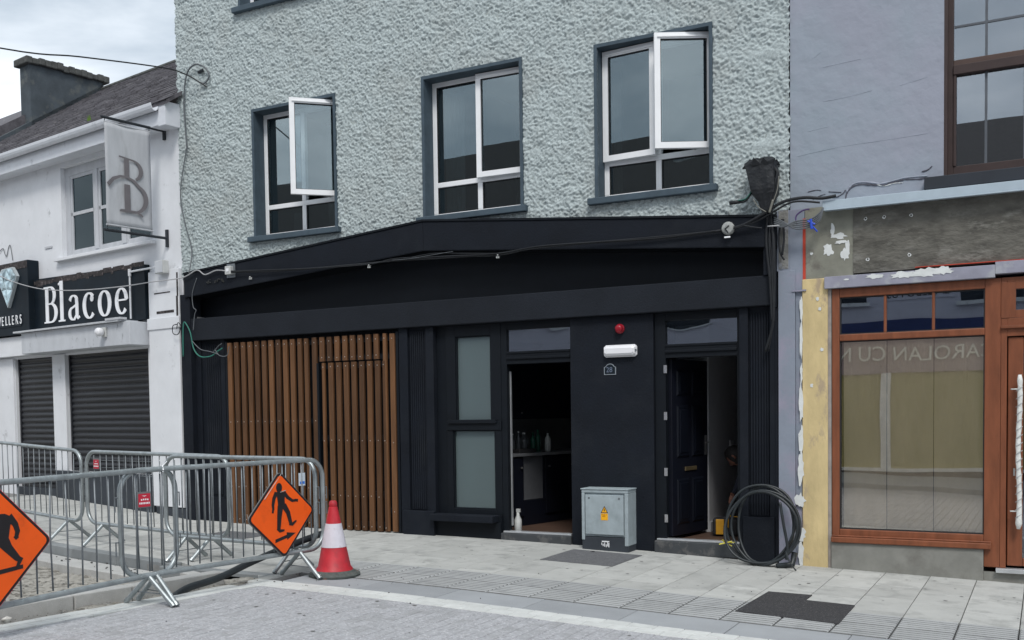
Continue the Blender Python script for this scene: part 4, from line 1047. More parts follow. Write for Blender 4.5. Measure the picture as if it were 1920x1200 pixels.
m.v = [(p[0] + 4.95 + .35, p[1] - .012, p[2] + 4.40) for p in m.v]; m.v = [(10.0 - .9 - p[0] + .1, p[1], p[2]) for p in m.v] if False else m.v
fx = (4.9, 0, 4.4); t = wthing('loose_wire', 'thin loose wire bent over the white wall above the jewellers sign', 'wire', *fx); o = obj('wire', wrel(m, *fx), M_cableg, t)
m = MB(); m.box(3.42, 3.64, -.015, -.001, 4.335, 4.365); fx = (3.5, 0, 4.3); t = wthing('wall_nib', 'small white ledge nib fixed on the wall left of the window', 'bracket', *fx); o = obj('nib', wrel(m, *fx), M_oldwood, t); fix_normals(o)
m = MB()
for _ in range(26):
    a = random.uniform(-.05, .05); m.add([(1.75 + a, -.29, 5.95), (1.75 + a + .012, -.29, 5.95), (1.75 + a + random.uniform(-.03, .03), -.30, 5.99 + random.uniform(0, .05))], [(0, 1, 2)])
fx = (1.75, -.3, 5.94); t = wthing('gutter_weed', 'tuft of green moss growing in the gutter above the banner', 'plant', *fx); o = obj('leaves', wrel(m, *fx), M_grass, t)
# wires: white cable swagged over the sign into the main front, and phone line
def wp_(s, y, z): p = WM[WB] @ Vector((-s, y, z - .2)); return (p.x, p.y, p.z)
m = MB(); m.tube(smoothpath([wp_(4.75, -.26, 4.02), wp_(4.2, -.25, 3.84), wp_(3.4, -.2, 3.66), wp_(2.4, -.18, 3.56), wp_(1.3, -.16, 3.52), wp_(.5, -.15, 3.52), (-10.42, -.15, 3.52), (-10.15, -.15, 3.60), (-10.0, -.15, 3.53), (-9.8, -.15, 3.57), (-9.62, -.15, 3.55)]), .008, 6)
obj('white_cable', m, M_cablel, label='white cable sagging across the shop signs to the black fascia', cat='cable')
m = MB()
P0 = Vector((-11.5, -2.0, 6.2)); P1 = Vector((-10.5, -.6, 6.33))
m.tube(smoothpath([(-10.0, -.03, 6.05), (-10.08, -.07, 6.11), (-10.234, -.2, 6.215), (-10.356, -.5, 6.233), (-10.546, -1.6, 6.071), (-10.663, -2.6, 5.89), (-10.9, -5.5, 5.6), (-11.2, -9, 5.8), (-11.5, -12.9, 6.25)]), .010, 6)
obj('overhead_cable', m, M_cable, label='dark overhead cable crossing the sky to the green wall', cat='cable')
m = MB(); m.tube(smoothpath([(-10.38, -.04, 5.3), (-10.40, -.05, 5.9), (-10.33, -.06, 6.25), (-10.17, -.07, 6.36), (-10.0, -.06, 6.30), (-9.93, -.05, 6.18), (-10.02, -.04, 6.10), (-10.1, -.04, 6.12)]), .011, 6)
m.tube(smoothpath([(-10.38, -.04, 5.3), (-10.50, -.06, 4.7), (-10.44, -.06, 4.3), (-10.33, -.05, 3.9), (-10.31, -.13, 3.58)]), .008, 6)
obj('cable_loop', m, M_cableg, label='cable looping on the top left of the green wall and dropping down its edge', cat='cable')
m = MB(); m.tube([(-10.15, -.02, 6.27), (-10.05, -.045, 6.27)], .02, 8); obj('wall_hook', m, M_iron, label='small iron cable hook on the green wall inside the cable loop', cat='hook')

# ================================================================== RIGHT BUILDING
R = thing('grey_shop_building', 'lilac grey rendered building with stripped shopfront and brown window', 'building', (-.5, 0, 0))
m = MB(); wall_with_holes(m, -2.27, 5.0, 3.60, 9.0, -.005, .3, [(-.86, .62, 3.76, 6.4)])
obj('upper_wall', m, M_lilac, R, **W)
m = MB(); m.box(-2.40, -2.275, -.03, .3, 3.0, 3.60); m.box(-2.275, -2.13, -.025, .3, 2.8, 3.60); m.box(-2.385, -2.22, -.04, .3, .02, 3.0); m.box(-2.219, -2.155, -.015, .3, .02, 2.80)
obj('grey_pier', m, M_pier, R, bevel=.004, **W)
obj('pier_head', MB().box(-2.25, -2.11, -.05, -.026, 2.785, 2.80), M_pier, R, **W)
obj('rough_patch', MB().box(-2.38, -2.285, -.034, -.0302, 3.02, 3.60), mat('rough cement', (.2, .2, .19), .95, var=.3, bump=1, bscale=30, dirt=(.34, .35, .38), dscale=7), R, **W)
obj('yellow_pilaster', MB().box(-2.15, -1.905, -.035, .3, .02, 2.90), M_yellow, R, bevel=.006, **W)
obj('cement_margin', MB().box(-1.904, -1.872, -.02, .3, .02, 2.787), M_ylw2, R, **W)
obj('plaster_panel', MB().box(-2.125, -1.665, -.02, .3, 2.901, 3.598), M_plast, R, **W)
obj('fascia_timber', MB().box(-1.664, 2.5, -.03, .3, 2.925, 3.598), M_board, R, **W)
obj('red_strip', MB().box(-2.145, -2.118, -.028, -.0205, 2.86, 3.50), M_redline, R, **W)
m = MB(); m.box(-1.93, -.42, -.075, .3, 2.79, 2.905); m.box(-.419, 2.5, -.075, .3, 2.82, 2.93); obj('lintel', m, mat('lilac lintel paint', (.28, .28, .34), .8, dirt=(.36, .37, .40), dscale=5), R, bevel=.004, **W)
obj('red_edge', MB().box(-1.1, 2.5, -.071, -.032, 2.931, 2.938), M_redline, R, **W)
m = MB(); m.box(-1.93, 2.6, -.16, -.006, 3.545, 3.625); m.box(-1.93, 2.6, -.163, -.156, 3.53, 3.545); obj('metal_flashing', m, M_strip, R, bevel=.003, **W)
# torn paint flakes: thin ragged plates
def flake(cx, cz, w, h, y, seed, n=18, lean=0):
    r = random.Random(seed); poly = []
    for i in range(n):
        a = 2 * math.pi * i / n; k = r.uniform(.6, 1.15)
        poly.append((cx + w / 2 * math.cos(a) * k + lean * math.sin(a) * h / 2, cz + h / 2 * math.sin(a) * k))
    m = MB(); yy = y - .0004 * (seed % 9) ; m.prism(poly, .0025, lambda u, v, q: (u, yy - q, v)); o = obj('paint_flake', m, M_flake, R, **W); fix_normals(o)
rf = random.Random(5)
for z, h, w in ((2.62, .30, .022), (2.30, .34, .024), (1.98, .22, .018), (1.68, .42, .03), (1.30, .34, .034), (1.02, .36, .045), (.70, .15, .08), (.36, .14, .075), (.18, .26, .045)):
    flake(-2.152 - w * .3, z, w * 1.5, h, -.0355, int(z * 100))
for cx, cz, w, h in ((-1.80, 3.30, .16, .06), (-1.86, 3.36, .04, .16), (-1.72, 3.18, .05, .16), (-1.90, 3.17, .11, .12), (-1.74, 3.12, .085, .13), (-1.78, 3.24, .14, .04), (-2.06, 3.15, .03, .03)): flake(cx, cz, w, h, -.0205, int(cx * -1000))
for cx, cz, w, h in ((-1.45, 2.875, .18, .05), (-1.2, 2.87, .26, .07), (-1.0, 2.88, .30, .085), (-.86, 2.885, .18, .09), (-1.72, 2.865, .05, .02)): flake(cx, cz, w, h, -.0755, int(cx * -1000), 26)
for cx, cz in ((-2.0, 2.70), (-1.98, 2.6), (-2.06, 1.85), (-1.96, 2.2)): flake(cx, cz, .035, .04, -.0355, int(cx * 1000 + cz * 10))
# drilled holes
for cx, cz in ((-1.55, 3.44), (-1.38, 3.44), (-1.14, 3.43), (-1.53, 3.05), (-1.155, 3.06)):
    m = MB(); m.prism([(cx + .019 * random.uniform(.6, 1.15) * math.cos(2 * math.pi * i / 7), cz + .019 * random.uniform(.6, 1.15) * math.sin(2 * math.pi * i / 7)) for i in range(7)], .0022, lambda u, v, q: (u, -.0302 - q, v)); o = obj('hole_surround', m, M_flake, R, **W)
    m = MB(); m.lathe([(.001, 0), (.009, .0005)], (cx, -.0328, cz), 10, ax='y'); obj('drill_hole', m, M_seal, o, **W)
# cracked, lifted render above the flashing
def crack(pts, r=.006, mt=None): 
    m = MB(); P = smoothpath([(x, -.0052 if r < .003 else -.008, z) for x, z in pts], 5); rr = [r * random.uniform(.5, 1.3) for _ in P]; m.tube(P, rr, 5); obj('render_crack', m, mt or M_lilac, R, **W)
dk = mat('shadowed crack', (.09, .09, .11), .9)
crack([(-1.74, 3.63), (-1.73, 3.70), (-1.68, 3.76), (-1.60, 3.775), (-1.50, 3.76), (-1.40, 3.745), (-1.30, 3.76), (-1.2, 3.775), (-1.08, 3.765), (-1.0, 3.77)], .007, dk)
crack([(-1.73, 3.72), (-1.67, 3.785), (-1.58, 3.795), (-1.48, 3.775), (-1.40, 3.76), (-1.2, 3.79), (-1.0, 3.785)], .009)
crack([(-1.45, 3.755), (-1.38, 3.735), (-1.30, 3.75), (-1.22, 3.745)], .006, M_flake)
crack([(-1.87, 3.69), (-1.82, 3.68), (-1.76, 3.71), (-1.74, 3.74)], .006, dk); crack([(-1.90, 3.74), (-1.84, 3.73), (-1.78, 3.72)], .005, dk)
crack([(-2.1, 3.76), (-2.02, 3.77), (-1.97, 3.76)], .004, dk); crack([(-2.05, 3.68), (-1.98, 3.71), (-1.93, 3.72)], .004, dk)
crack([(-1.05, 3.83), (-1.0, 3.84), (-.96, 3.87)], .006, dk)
for a in ([(-2.2, 4.12), (-1.8, 4.16), (-1.3, 4.17), (-1.0, 4.18)], [(-1.95, 4.95), (-1.6, 4.97)], [(-1.95, 4.62), (-1.7, 4.63), (-1.5, 4.655)], [(-1.25, 4.66), (-1.0, 4.70)], [(-2.1, 4.35), (-1.9, 4.37)], [(-2.05, 5.05), (-1.97, 5.1)]): crack(a, .0026)
# upper sash window
m = MB(); y0, y1 = .07, .13; X0, X1 = -.86, .62
m.box(X0, X0 + .075, y0, y1, 3.76, 6.4); m.box(X1 - .075, X1, y0, y1, 3.76, 6.4); m.box(X0 + .075, X1 - .075, y0, y1, 6.3, 6.4); m.box(X0 + .075, X1 - .075, y0, y1, 3.765, 3.86)
m.box(X0 + .075, X1 - .075, y0 - .02, y1, 4.70, 4.785); m.box(X0 + .075, X1 - .075, y0 + .01, y1, 4.785, 4.84, 1); m.box(X0 + .075, X0 + .10, y0 - .01, y1, 3.86, 4.70); m.box(X0 - .004, X0 + .03, -.004, y0, 3.76, 6.4)
uw = obj('sash_window', m, [M_bdark, mat('faded brown rail', (.075, .045, .036), .5)], R, bevel=.004, **W)
obj('pane', MB().box(X0 + .10, X1 - .075, .105, .11, 3.86, 4.70), G_old, uw, **W); obj('pane', MB().box(X0 + .075, X1 - .075, .108, .113, 4.84, 6.3), G_old, uw, **W)
m = MB()
for x in (-.51, -.19, .13, .42): m.box(x - .011, x + .011, .098, .104, 3.86, 4.70); m.box(x - .011, x + .011, .100, .107, 4.845, 6.3)
m.box(X0 + .08, X1 - .08, .0995, .1065, 5.14, 5.16); m.box(X0 + .08, X1 - .08, .0995, .1065, 5.7, 5.72)
obj('glazing_bars', m, mat('grey glazing bar', (.085, .095, .11), .5), uw, **W)
obj('window_sill', MB().box(-1.02, .8, -.10, .1, 3.64, 3.755), mat('dark sill paint', (.022, .027, .036), .7), R, bevel=.006, **W)
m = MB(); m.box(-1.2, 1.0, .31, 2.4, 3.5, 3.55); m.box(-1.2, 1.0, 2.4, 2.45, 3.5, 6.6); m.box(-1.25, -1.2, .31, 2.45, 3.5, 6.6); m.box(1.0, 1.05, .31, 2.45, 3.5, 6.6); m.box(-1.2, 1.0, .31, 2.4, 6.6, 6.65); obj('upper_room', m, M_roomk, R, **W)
# brown shop window
m = MB(); ya, yb = -.02, .06
m.box(-1.868, -1.795, ya, yb, .36, 2.788); m.box(-.505, -.37, ya, yb, .13, 2.788); m.box(-1.795, -.505, ya, yb, 2.70, 2.788); m.box(-1.795, -.505, ya, yb, .36, .43)
m.box(-1.795, -.505, ya - .004, yb, 2.275, 2.34); m.box(-1.868, -.44, ya - .05, ya - .001, .30, .355); m.box(-1.868, -.44, ya - .028, ya, .355, .372)
for x in (-1.375, -.945): m.box(x - .013, x + .013, ya + .012, yb, 2.34, 2.70)
sw = obj('shop_window', m, M_bframe, R, bevel=.008, **W)
m = MB()
for a, b, c, d in ((-1.795, -.505, .43, 2.275), (-1.795, -.505, 2.34, 2.70)): m.box(a, a + .01, ya + .014, yb - .01, c, d); m.box(b - .01, b, ya + .014, yb - .01, c, d); m.box(a, b, ya + .015, yb - .01, c, c + .01); m.box(a, b, ya + .015, yb - .01, d - .01, d)
obj('gasket', m, M_seal, sw, **W)
obj('pane', MB().box(-1.79, -.51, .018, .024, .435, 2.27), G_shop, sw, **W)
for a, b in ((-1.79, -1.388), (-1.362, -.958), (-.932, -.51)): obj('pane', MB().box(a, b, .018, .024, 2.345, 2.695), G_old, sw, **W)
# sheets of paper hung just inside
for i, (a, b) in enumerate(((-1.765, -1.366), (-1.361, -.946), (-.941, -.50))):
    m = MB(); n = 18; y = .045 + .006 * i
    for j in range(n + 1):
        x = a + (b - a) * j / n
        for k in range(13): m.v.append((x, y + .007 * math.sin(j * .8 + k * .5 + i) + .004 * math.sin(k * 1.7 + j * .3), .40 + 1.93 * k / 12))
    for j in range(n):
        for k in range(12): q = j * 13 + k; m.f.append((q, q + 13, q + 14, q + 1)); m.mi.append(0)
    obj('paper_sheet', m, M_paper, sw, smooth=True, **W)
obj('cement_plinth', MB().box(-1.872, -.505, -.045, .3, -.05, .30), M_cem, R, bevel=.01, **W)
obj('plinth_end', MB().box(-.504, 2.5, -.02, .3, -.2, .085), M_cem, R, **W)
# brown door at the frame edge
m = MB(); m.box(-.369, -.32, ya, yb, .13, 2.788); m.box(-.32, .8, ya, yb, 2.255, 2.419); m.box(-.32, .8, ya, yb, 2.745, 2.788); m.box(-.37, .8, ya - .03, ya - .001, 2.325, 2.35); m.box(.72, .8, ya, yb, .13, 2.255); m.box(-.37, -.3, ya - .006, ya - .0005, 2.42, 2.745)
m.box(-.319, -.25, ya - .001, yb, 2.42, 2.745); m.box(-.25, .72, ya - .001, yb, 2.42, 2.49); m.box(-.25, .72, ya - .001, yb, 2.68, 2.745)
df = obj('brown_door_frame', m, M_bframe, R, bevel=.006, **W)
obj('pane', MB().box(-.25, .72, .02, .026, 2.49, 2.68), G_old, df, **W)
m = MB(); m.box(-.312, -.185, .0, .05, .15, 2.245); m.box(-.185, .70, .0, .05, .15, .225); m.box(-.185, .70, .0, .05, 2.12, 2.245); m.box(.6, .70, .0, .05, .225, 2.12)
dr = obj('brown_door', m, M_bframe, R, bevel=.008, **W)
obj('pane', MB().box(-.185, .6, .022, .028, .225, 2.12), glass('door glass', .2, (.3, .35, .45)), dr, **W)
obj('door_lock', MB().box(-.262, -.247, -.008, 0, .98, 1.05), M_chrome, dr, **W)
m = MB(); n = 26; P = []; rr = []
for i in range(n + 1):
    t_ = i / n; P.append((-.215 + .006 * math.sin(t_ * 9), -.075, .50 + 1.40 * t_)); rr.append((.022 + .003 * math.sin(i * 2.3)) * (.7 if i in (0, n) else 1) + (.006 if 1 <= i <= 2 else 0))
m.tube(P, rr, 10)
for z in (1.77, .66): m.box(-.285, -.2, -.075, -.065, z - .005, z + .006)
hd = obj('wrapped_handle', m, M_foam, dr, smooth=True, **W)
m = MB()
for i in range(17):
    z = .62 + i * .072; P = [(-.215 + .027 * math.cos(a), -.075 + .027 * math.sin(a), z + .02 * math.cos(a)) for a in [math.pi * (1.0 + k / 6) for k in range(7)]]; m.tube(P, .0035, 4)
obj('wrap_shadow_lines', m, mat('grey wrap shadow line', (.42, .44, .44), .6), dr, **W)  # grey half rings standing in for shadow lines between turns of wrap
obj('threshold', MB().box(-.40, .9, -.07, .05, .088, .128), M_alu, R, bevel=.003, **W)
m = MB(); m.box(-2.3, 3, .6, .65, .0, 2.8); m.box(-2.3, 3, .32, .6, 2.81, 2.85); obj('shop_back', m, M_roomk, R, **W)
m = MB(); m.box(-2.27, 5, 7.8, 8, 0, 9); m.box(4.8, 5, -.004, 7.8, 0, 9); m.box(2.5, 5.0, -.004, .3, -.2, 3.6); m.box(.8, 2.5, -.004, .3, -.2, 2.79); m.box(-2.4, 5.1, -.1, 8.1, 9.002, 9.2); obj('side_walls', m, M_lilac, R, **W)

# ================================================================== OPPOSITE TERRACE (seen in the glass only)
O = thing('opposite_terrace', 'long lilac terrace with slate roof facing the shops across the street', 'building', (-8, -13.0, 0))
m = MB()
wins = [(-1.62, -.4, 3.85, 5.2), (-5.2, -3.53, 3.93, 5.2), (-8.4, -7.2, 3.9, 5.2), (-12, -10.8, 3.9, 5.2), (-16, -14.8, 3.9, 5.2), (1.6, 2.8, 3.9, 5.2)]
m.box(-40, 12, -13.5, -13.0, 3.5, 6.4); m.box(-40, -6, -13.5, -13.0, 0, 3.5); m.box(.6, 12, -13.5, -13.0, 0, 3.5)
obj('wall', m, M_oppwall, O, **W)
for w_ in wins:
    o = obj('window', MB().box(w_[0], w_[1], -13.0, -12.985, w_[2], w_[3]), mat('dark far window', (.02, .025, .035), .2), O, **W)
    obj('sill', MB().box(w_[0] - .08, w_[1] + .08, -13.0, -12.9, w_[2] - .08, w_[2] - .002), M_whited, o, **W)
obj('blue_band', MB().box(-6, .6, -13.1, -12.98, 3.24, 3.5), M_oppblue, O, **W)
obj('shop_fascia', MB().box(-6, .6, -13.1, -12.96, 2.36, 3.24), M_oppband, O, **W)
m = MB(); m.box(-6, .6, -13.1, -13.0, .24, 2.36); obj('blinds', m, M_oppolive, O, **W)
m = MB(); m.box(-3.19, -2.99, -13.0, -12.95, .3, 2.36); m.box(-6, .6, -13.0, -12.9, .23, .30); m.box(-4.5, -4.4, -13, -12.95, .3, 2.36); m.box(-.6, -.5, -13, -12.95, .3, 2.36); obj('white_mullions', m, mat('opposite white paint', (.85, .85, .82), .6), O, **W)
obj('plinth', MB().box(-6, .6, -13.1, -12.93, -.1, .23), M_oppplinth, O, **W)
m = MB(); m.box(-40, 12, -13.02, -13.0, .1, 2.0)
m = MB()
m.add([(-42, -12.7, 6.25), (-5.9, -12.7, 6.25), (-8.9, -16.5, 9.55), (-42, -16.5, 9.55), (-5.9, -20.3, 6.25), (-42, -20.3, 6.25)], [(0, 1, 2, 3), (1, 4, 2), (3, 2, 4, 5), (0, 5, 4, 1)])
m.add([(-7.5, -12.75, 6.22), (12, -12.75, 6.22), (12, -16.0, 8.32), (-7.5, -16.0, 8.32), (12, -19.3, 6.22), (-7.5, -19.3, 6.22)], [(0, 1, 2, 3), (3, 2, 4, 5), (0, 5, 4, 1)])
ro = obj('roof', m, mat('brown slate far', (.06, .055, .055), .8, var=.3, vscale=12, stretch=(1, 1, 4)), O, **W); fix_normals(ro)
# lettering of the opposite fascia, facing the street (+y): letter strokes in light paint
FACE = Matrix(((-1, 0, 0, 0), (0, 0, 1, 0), (0, 1, 0, 0), (0, 0, 0, 1)))
opp_sign = thing('opposite_name', 'white lettering CAROLAN CU N across the opposite maroon fascia', 'sign', (-2.4, -12.94, 2.8))
text_obj('lettering', 'CAROLAN CU N', .44, mat('cream sign letter', (.85, .85, .78), .6), opp_sign, Matrix.Translation((1.46, 0, -.17)) @ FACE, .97, .008)
m = MB(); m.box(-3.1, -1.8, -13.0, -12.97, 3.9, 4.22)
sg2 = thing('opposite_board', 'pale board with dark bold lettering high on the opposite wall', 'sign', (-2.4, -12.99, 3.97))
obj('board', MB().box(-.70, .68, -.01, .01, -.04, .34), M_oppwall, sg2)
text_obj('lettering', 'LAZEBOTUS', .26, M_signblk, sg2, Matrix.Translation((.6, .012, .02)) @ FACE, .9, .004)

# ================================================================== TIMBER SCREEN
SC = thing('timber_screen', 'fixed screen of vertical brown timber slats left of the cut-in gate', 'slatted screen', (-8.4, .0, gz(-8.4)))
GT = thing('timber_gate', 'slatted timber gate leaf with shorter slats set into the right half of the screen', 'gate', (-7.7, .0, gz(-7.7)))
sl_px = [-9.72 + (2.64) * i / 22 for i in range(23)]
def slat_mesh(w, z0, z1, y=-.03, t=.034):
    m = MB(); c = .004
    b = [(-w / 2, y + c, z0), (-w / 2 + c, y, z0), (w / 2 - c, y, z0), (w / 2, y + c, z0), (w / 2, y + t, z0), (-w / 2, y + t, z0)]
    m.add(b + [(p[0], p[1], z1) for p in b], [(5, 4, 3, 2, 1, 0), (6, 7, 8, 9, 10, 11)] + [(i, (i + 1) % 6, (i + 1) % 6 + 6, i + 6) for i in range(6)]); return m
def add_slat(par, x, z0, z1, w, screws, yoff=0.0):
    m = slat_mesh(w, z0, z1, -.03 + yoff); tw = random.uniform(-.002, .002)
    m.v = [(p[0] + x + (p[2] - 1.4) * tw, p[1], p[2]) for p in m.v]
    s = obj('slat', m, M_slat, par, **W); fix_normals(s)
    q = MB()
    for z in screws:
        q.lathe([(.0075, 0), (.0075, .0015)], (x + (z - 1.4) * tw + random.uniform(-.004, .004), -.0302 + yoff, z + random.uniform(-.006, .006)), 8, ax='y')
    sc_ = obj('screw_heads', q, M_screw, s, **W); fix_normals(sc_)
for i, x in enumerate(sl_px):
    zt = 2.612 + random.uniform(-.004, .004); zb = .175; w = .072
    if i in (10,): w = .066
    if i == 11: x -= .012; w = .062
    if x < -8.27: add_slat(SC, x, zb, zt, w, (zt - .06, 1.55, .68, .24))
    elif x > -7.16: add_slat(SC, x, zb, zt, w, (zt - .06, 1.27, .42))
    elif i == 21: add_slat(SC, x + .01, zb, zt, .05, (zt - .06, 1.27))
    else: add_slat(SC, x, 2.305, zt, w, (zt - .055, 2.35))
m = MB(); m.box(-8.26, -8.235, -.028, .02, .17, 2.30)
for k in range(8):
    x = -8.16 + .1195 * k + .02
    add_slat(GT, x, .17, 2.285, .073 if k else .04, (2.235, 1.30, .60, .22), -.004)
add_slat(GT, -7.205, .17, 2.28, .038, (2.235, 1.30, .22), -.004)
obj('gate_stile', MB().box(-8.262, -8.215, -.028, .03, .17, 2.285), M_blackd, GT, **W)
for z in (.22, .60, 1.30, 2.21): obj('rail', MB().box(-8.21, -7.19, .0045, .045, z, z + .06), M_blackd, GT, **W)
for q in ((-9.764, -8.265, .20, .26), (-9.764, -8.265, 1.52, 1.58), (-9.764, -8.265, 2.53, 2.59), (-8.264, -7.031, 2.31, 2.37), (-8.264, -7.031, 2.53, 2.59), (-7.17, -7.031, .4, .46)):
    obj('backing_rail', MB().box(q[0], q[1], .0045, .045, q[2], q[3]), M_blackd, SC, **W)
for q in (-9.80, -7.03): obj('edge_post', MB().box(q, q + .035, -.02, .05, .16, 2.63), M_blackd, SC, **W)

# ================================================================== CROWD BARRIERS
def barrier(nm_lab, a, b, zg_a, zg_b, plate=None, nbars=17, tilt=0.0):
    """a, b: outer ends in plan; frame of bent tube with thin uprights and two splayed feet"""
    a = Vector((a[0], a[1])); b = Vector((b[0], b[1])); L = (b - a).length; ang = math.atan2(b.y - a.y, b.x - a.x)
    t = thing('crowd_barrier', nm_lab, 'barrier', (a.x, a.y, zg_a), ang, 'steel crowd barriers round the dug-up corner')
    sl = (zg_b - zg_a) / L; z = lambda x, h: h + sl * x
    top, bot, r = 1.06, .235, .0215; R_ = .17
    P = []
    def corner(cx, cz, a0, a1):
        for i in range(9):
            q = math.radians(a0 + (a1 - a0) * i / 8); P.append((cx + R_ * math.cos(q), 0, z(cx, cz) + R_ * math.sin(q)))
    corner(R_, top - R_, 180, 90); corner(L - R_, top - R_, 90, 0); corner(L - R_, bot + R_, 0, -90); corner(R_, bot + R_, 270, 180)
    m = MB(); m.tube(P, r, 10, closed=True); fr = obj('frame', m, M_galv, t, smooth=True)
    src = None
    for i in range(nbars):
        x = R_ * .55 + (L - R_ * 1.1) * (i + .5) / nbars
        h0 = z(x, bot + (0.03 if R_ < x < L - R_ else .06)); h1 = z(x, top - (.015 if R_ < x < L - R_ else .04))
        bend = random.uniform(-.008, .008)
        m = MB(); m.tube([(0, 0, 0), (bend, random.uniform(-.004, .004), (h1 - h0) * .5), (0, 0, h1 - h0)], .0062, 6)
        obj('upright', m, M_galvd, t, loc=(x, 0, h0), smooth=True)
    for x, s in ((.30, 1), (L - .30, -1)):
        for sd in (-1, 1):
            m = MB(); foot = (x, sd * .25, z(x, .014)); m.tube([(x + s * .0, 0, z(x, bot - .005)), foot], .0195, 10); m.tube([(foot[0], foot[1] - sd * .018, foot[2] + .02), (foot[0], foot[1] + sd * .004, foot[2] - .004)], .0215, 10)
            o = obj('leg', m, M_galv, t, smooth=False)
        m = MB(); m.tube([(x, -.155, z(x, .10)), (x, .155, z(x, .10))], .0045, 5); obj('foot_brace', m, M_galvd, t)
    for x, s in ((0, -1), (L, 1)):
        for h in ((.80, .66) if s > 0 else (.86, .52)):
            m = MB(); m.tube([(x, 0, z(x, h)), (x + s * .045, 0, z(x, h)), (x + s * .045, 0, z(x, h - .11))], .006, 6)
            obj('hook', m, M_galvd, t)
    if plate is not None:
        px, pz, side = plate
        m = MB(); m.box(px - .062, px + .062, side * .010, side * .013, pz - .062, pz + .062); obj('plate_backing', m, mat('grey plate backing', (.16, .165, .17), .6), t)
        m = MB(); m.box(px - .052, px + .052, side * .0135, side * .0155, pz - .055, pz + .047); pl = obj('red_plate', m, M_red, t)
        m = MB()
        w = .0165
        for k, (u, v) in enumerate([(-.030, .012), (-.012, .014), (.006, .014), (.024, .012)]): m.box(px + u, px + u + .011, side * .016, side * .0166, pz + v - .018, pz + v - .006)
        for k in range(7): m.box(px - .045 + k * .0135, px - .045 + k * .0135 + .009, side * .016, side * .0166, pz - .034, pz - .020)
        m.add([(px - .022, side * .0162, pz + .034), (px, side * .0162, pz + .024), (px, side * .0162, pz + .030)], [(0, 1, 2)]); m.add([(px + .022, side * .0162, pz + .034), (px, side * .0162, pz + .030), (px, side * .0162, pz + .024)], [(0, 1, 2)])
        obj('plate_lettering', m, M_letter, pl)
    return t
zg = gz(-6.2)
bR = barrier('near crowd barrier carrying the orange sign beside the traffic cone', (-6.22, -4.93), (-5.93, -2.86), zg, zg, plate=(.20, .83, -1))
bL = barrier('nearest crowd barrier on the left carrying the half seen orange sign', (-6.20, -4.40), (-6.14, -6.75), zg - .0, zg - .02)
bB = barrier('far crowd barrier with red plate in front of the roller shutters', (-9.80, -2.30), (-7.28, -2.66), gz(-9.8), gz(-7.3), plate=(.22, .92, -1), nbars=19)
bA = barrier('far crowd barrier at the left edge in front of the narrow shutter', (-12.35, -1.92), (-9.90, -2.29), gz(-12.3), gz(-9.9), nbars=18)
bC = barrier('middle crowd barrier standing behind the orange sign in front of the slats', (-8.10, -2.72), (-6.00, -2.88), gz(-8.1), gz(-6.0))
# mesh infill on the upper part of one barrier
m = MB()
for i in range(9): m.tube([(.28 + .115 * i, .004, .80), (.28 + .115 * i, .004, 1.04)], .003, 4)
for h in (.80, .88, .96): m.tube([(.20, .004, h), (1.25, .004, h)], .003, 4)
obj('mesh_infill', m, M_galvd, bB)
m = MB(); m.tube(smoothpath([(.10, -.025, 1.05), (.11, .0, 1.085), (.12, .026, 1.05), (.11, .0, 1.03), (.10, -.02, 1.04)]), .005, 5); m.tube([(.11, 0, 1.08), (.08, -.01, 1.13)], .004, 4); m.tube([(.11, 0, 1.08), (.14, -.02, 1.12)], .004, 4)
t = thing('cable_tie', 'white tie binding the two near barriers together at the top rail', 'cable tie', bR.location, bR.rotation_euler.z); obj('tie', m.map(lambda p: (p[0] + .27, p[1], p[2])), M_letter, t)
# small blue and white ticket on barrier R
t = thing('barrier_ticket', 'small white ticket with a blue block on the barrier near the cone', 'label', bR.location, bR.rotation_euler.z)
m = MB(); m.box(1.80, 1.875, .0, .004, .83, .945); obj('card', m, mat('ticket white', (.55, .62, .68), .5), t); m = MB(); m.box(1.812, 1.868, -.0015, -.0002, .845, .868); obj('blue_block', m, mat('ticket blue', (.02, .16, .62), .5), t)

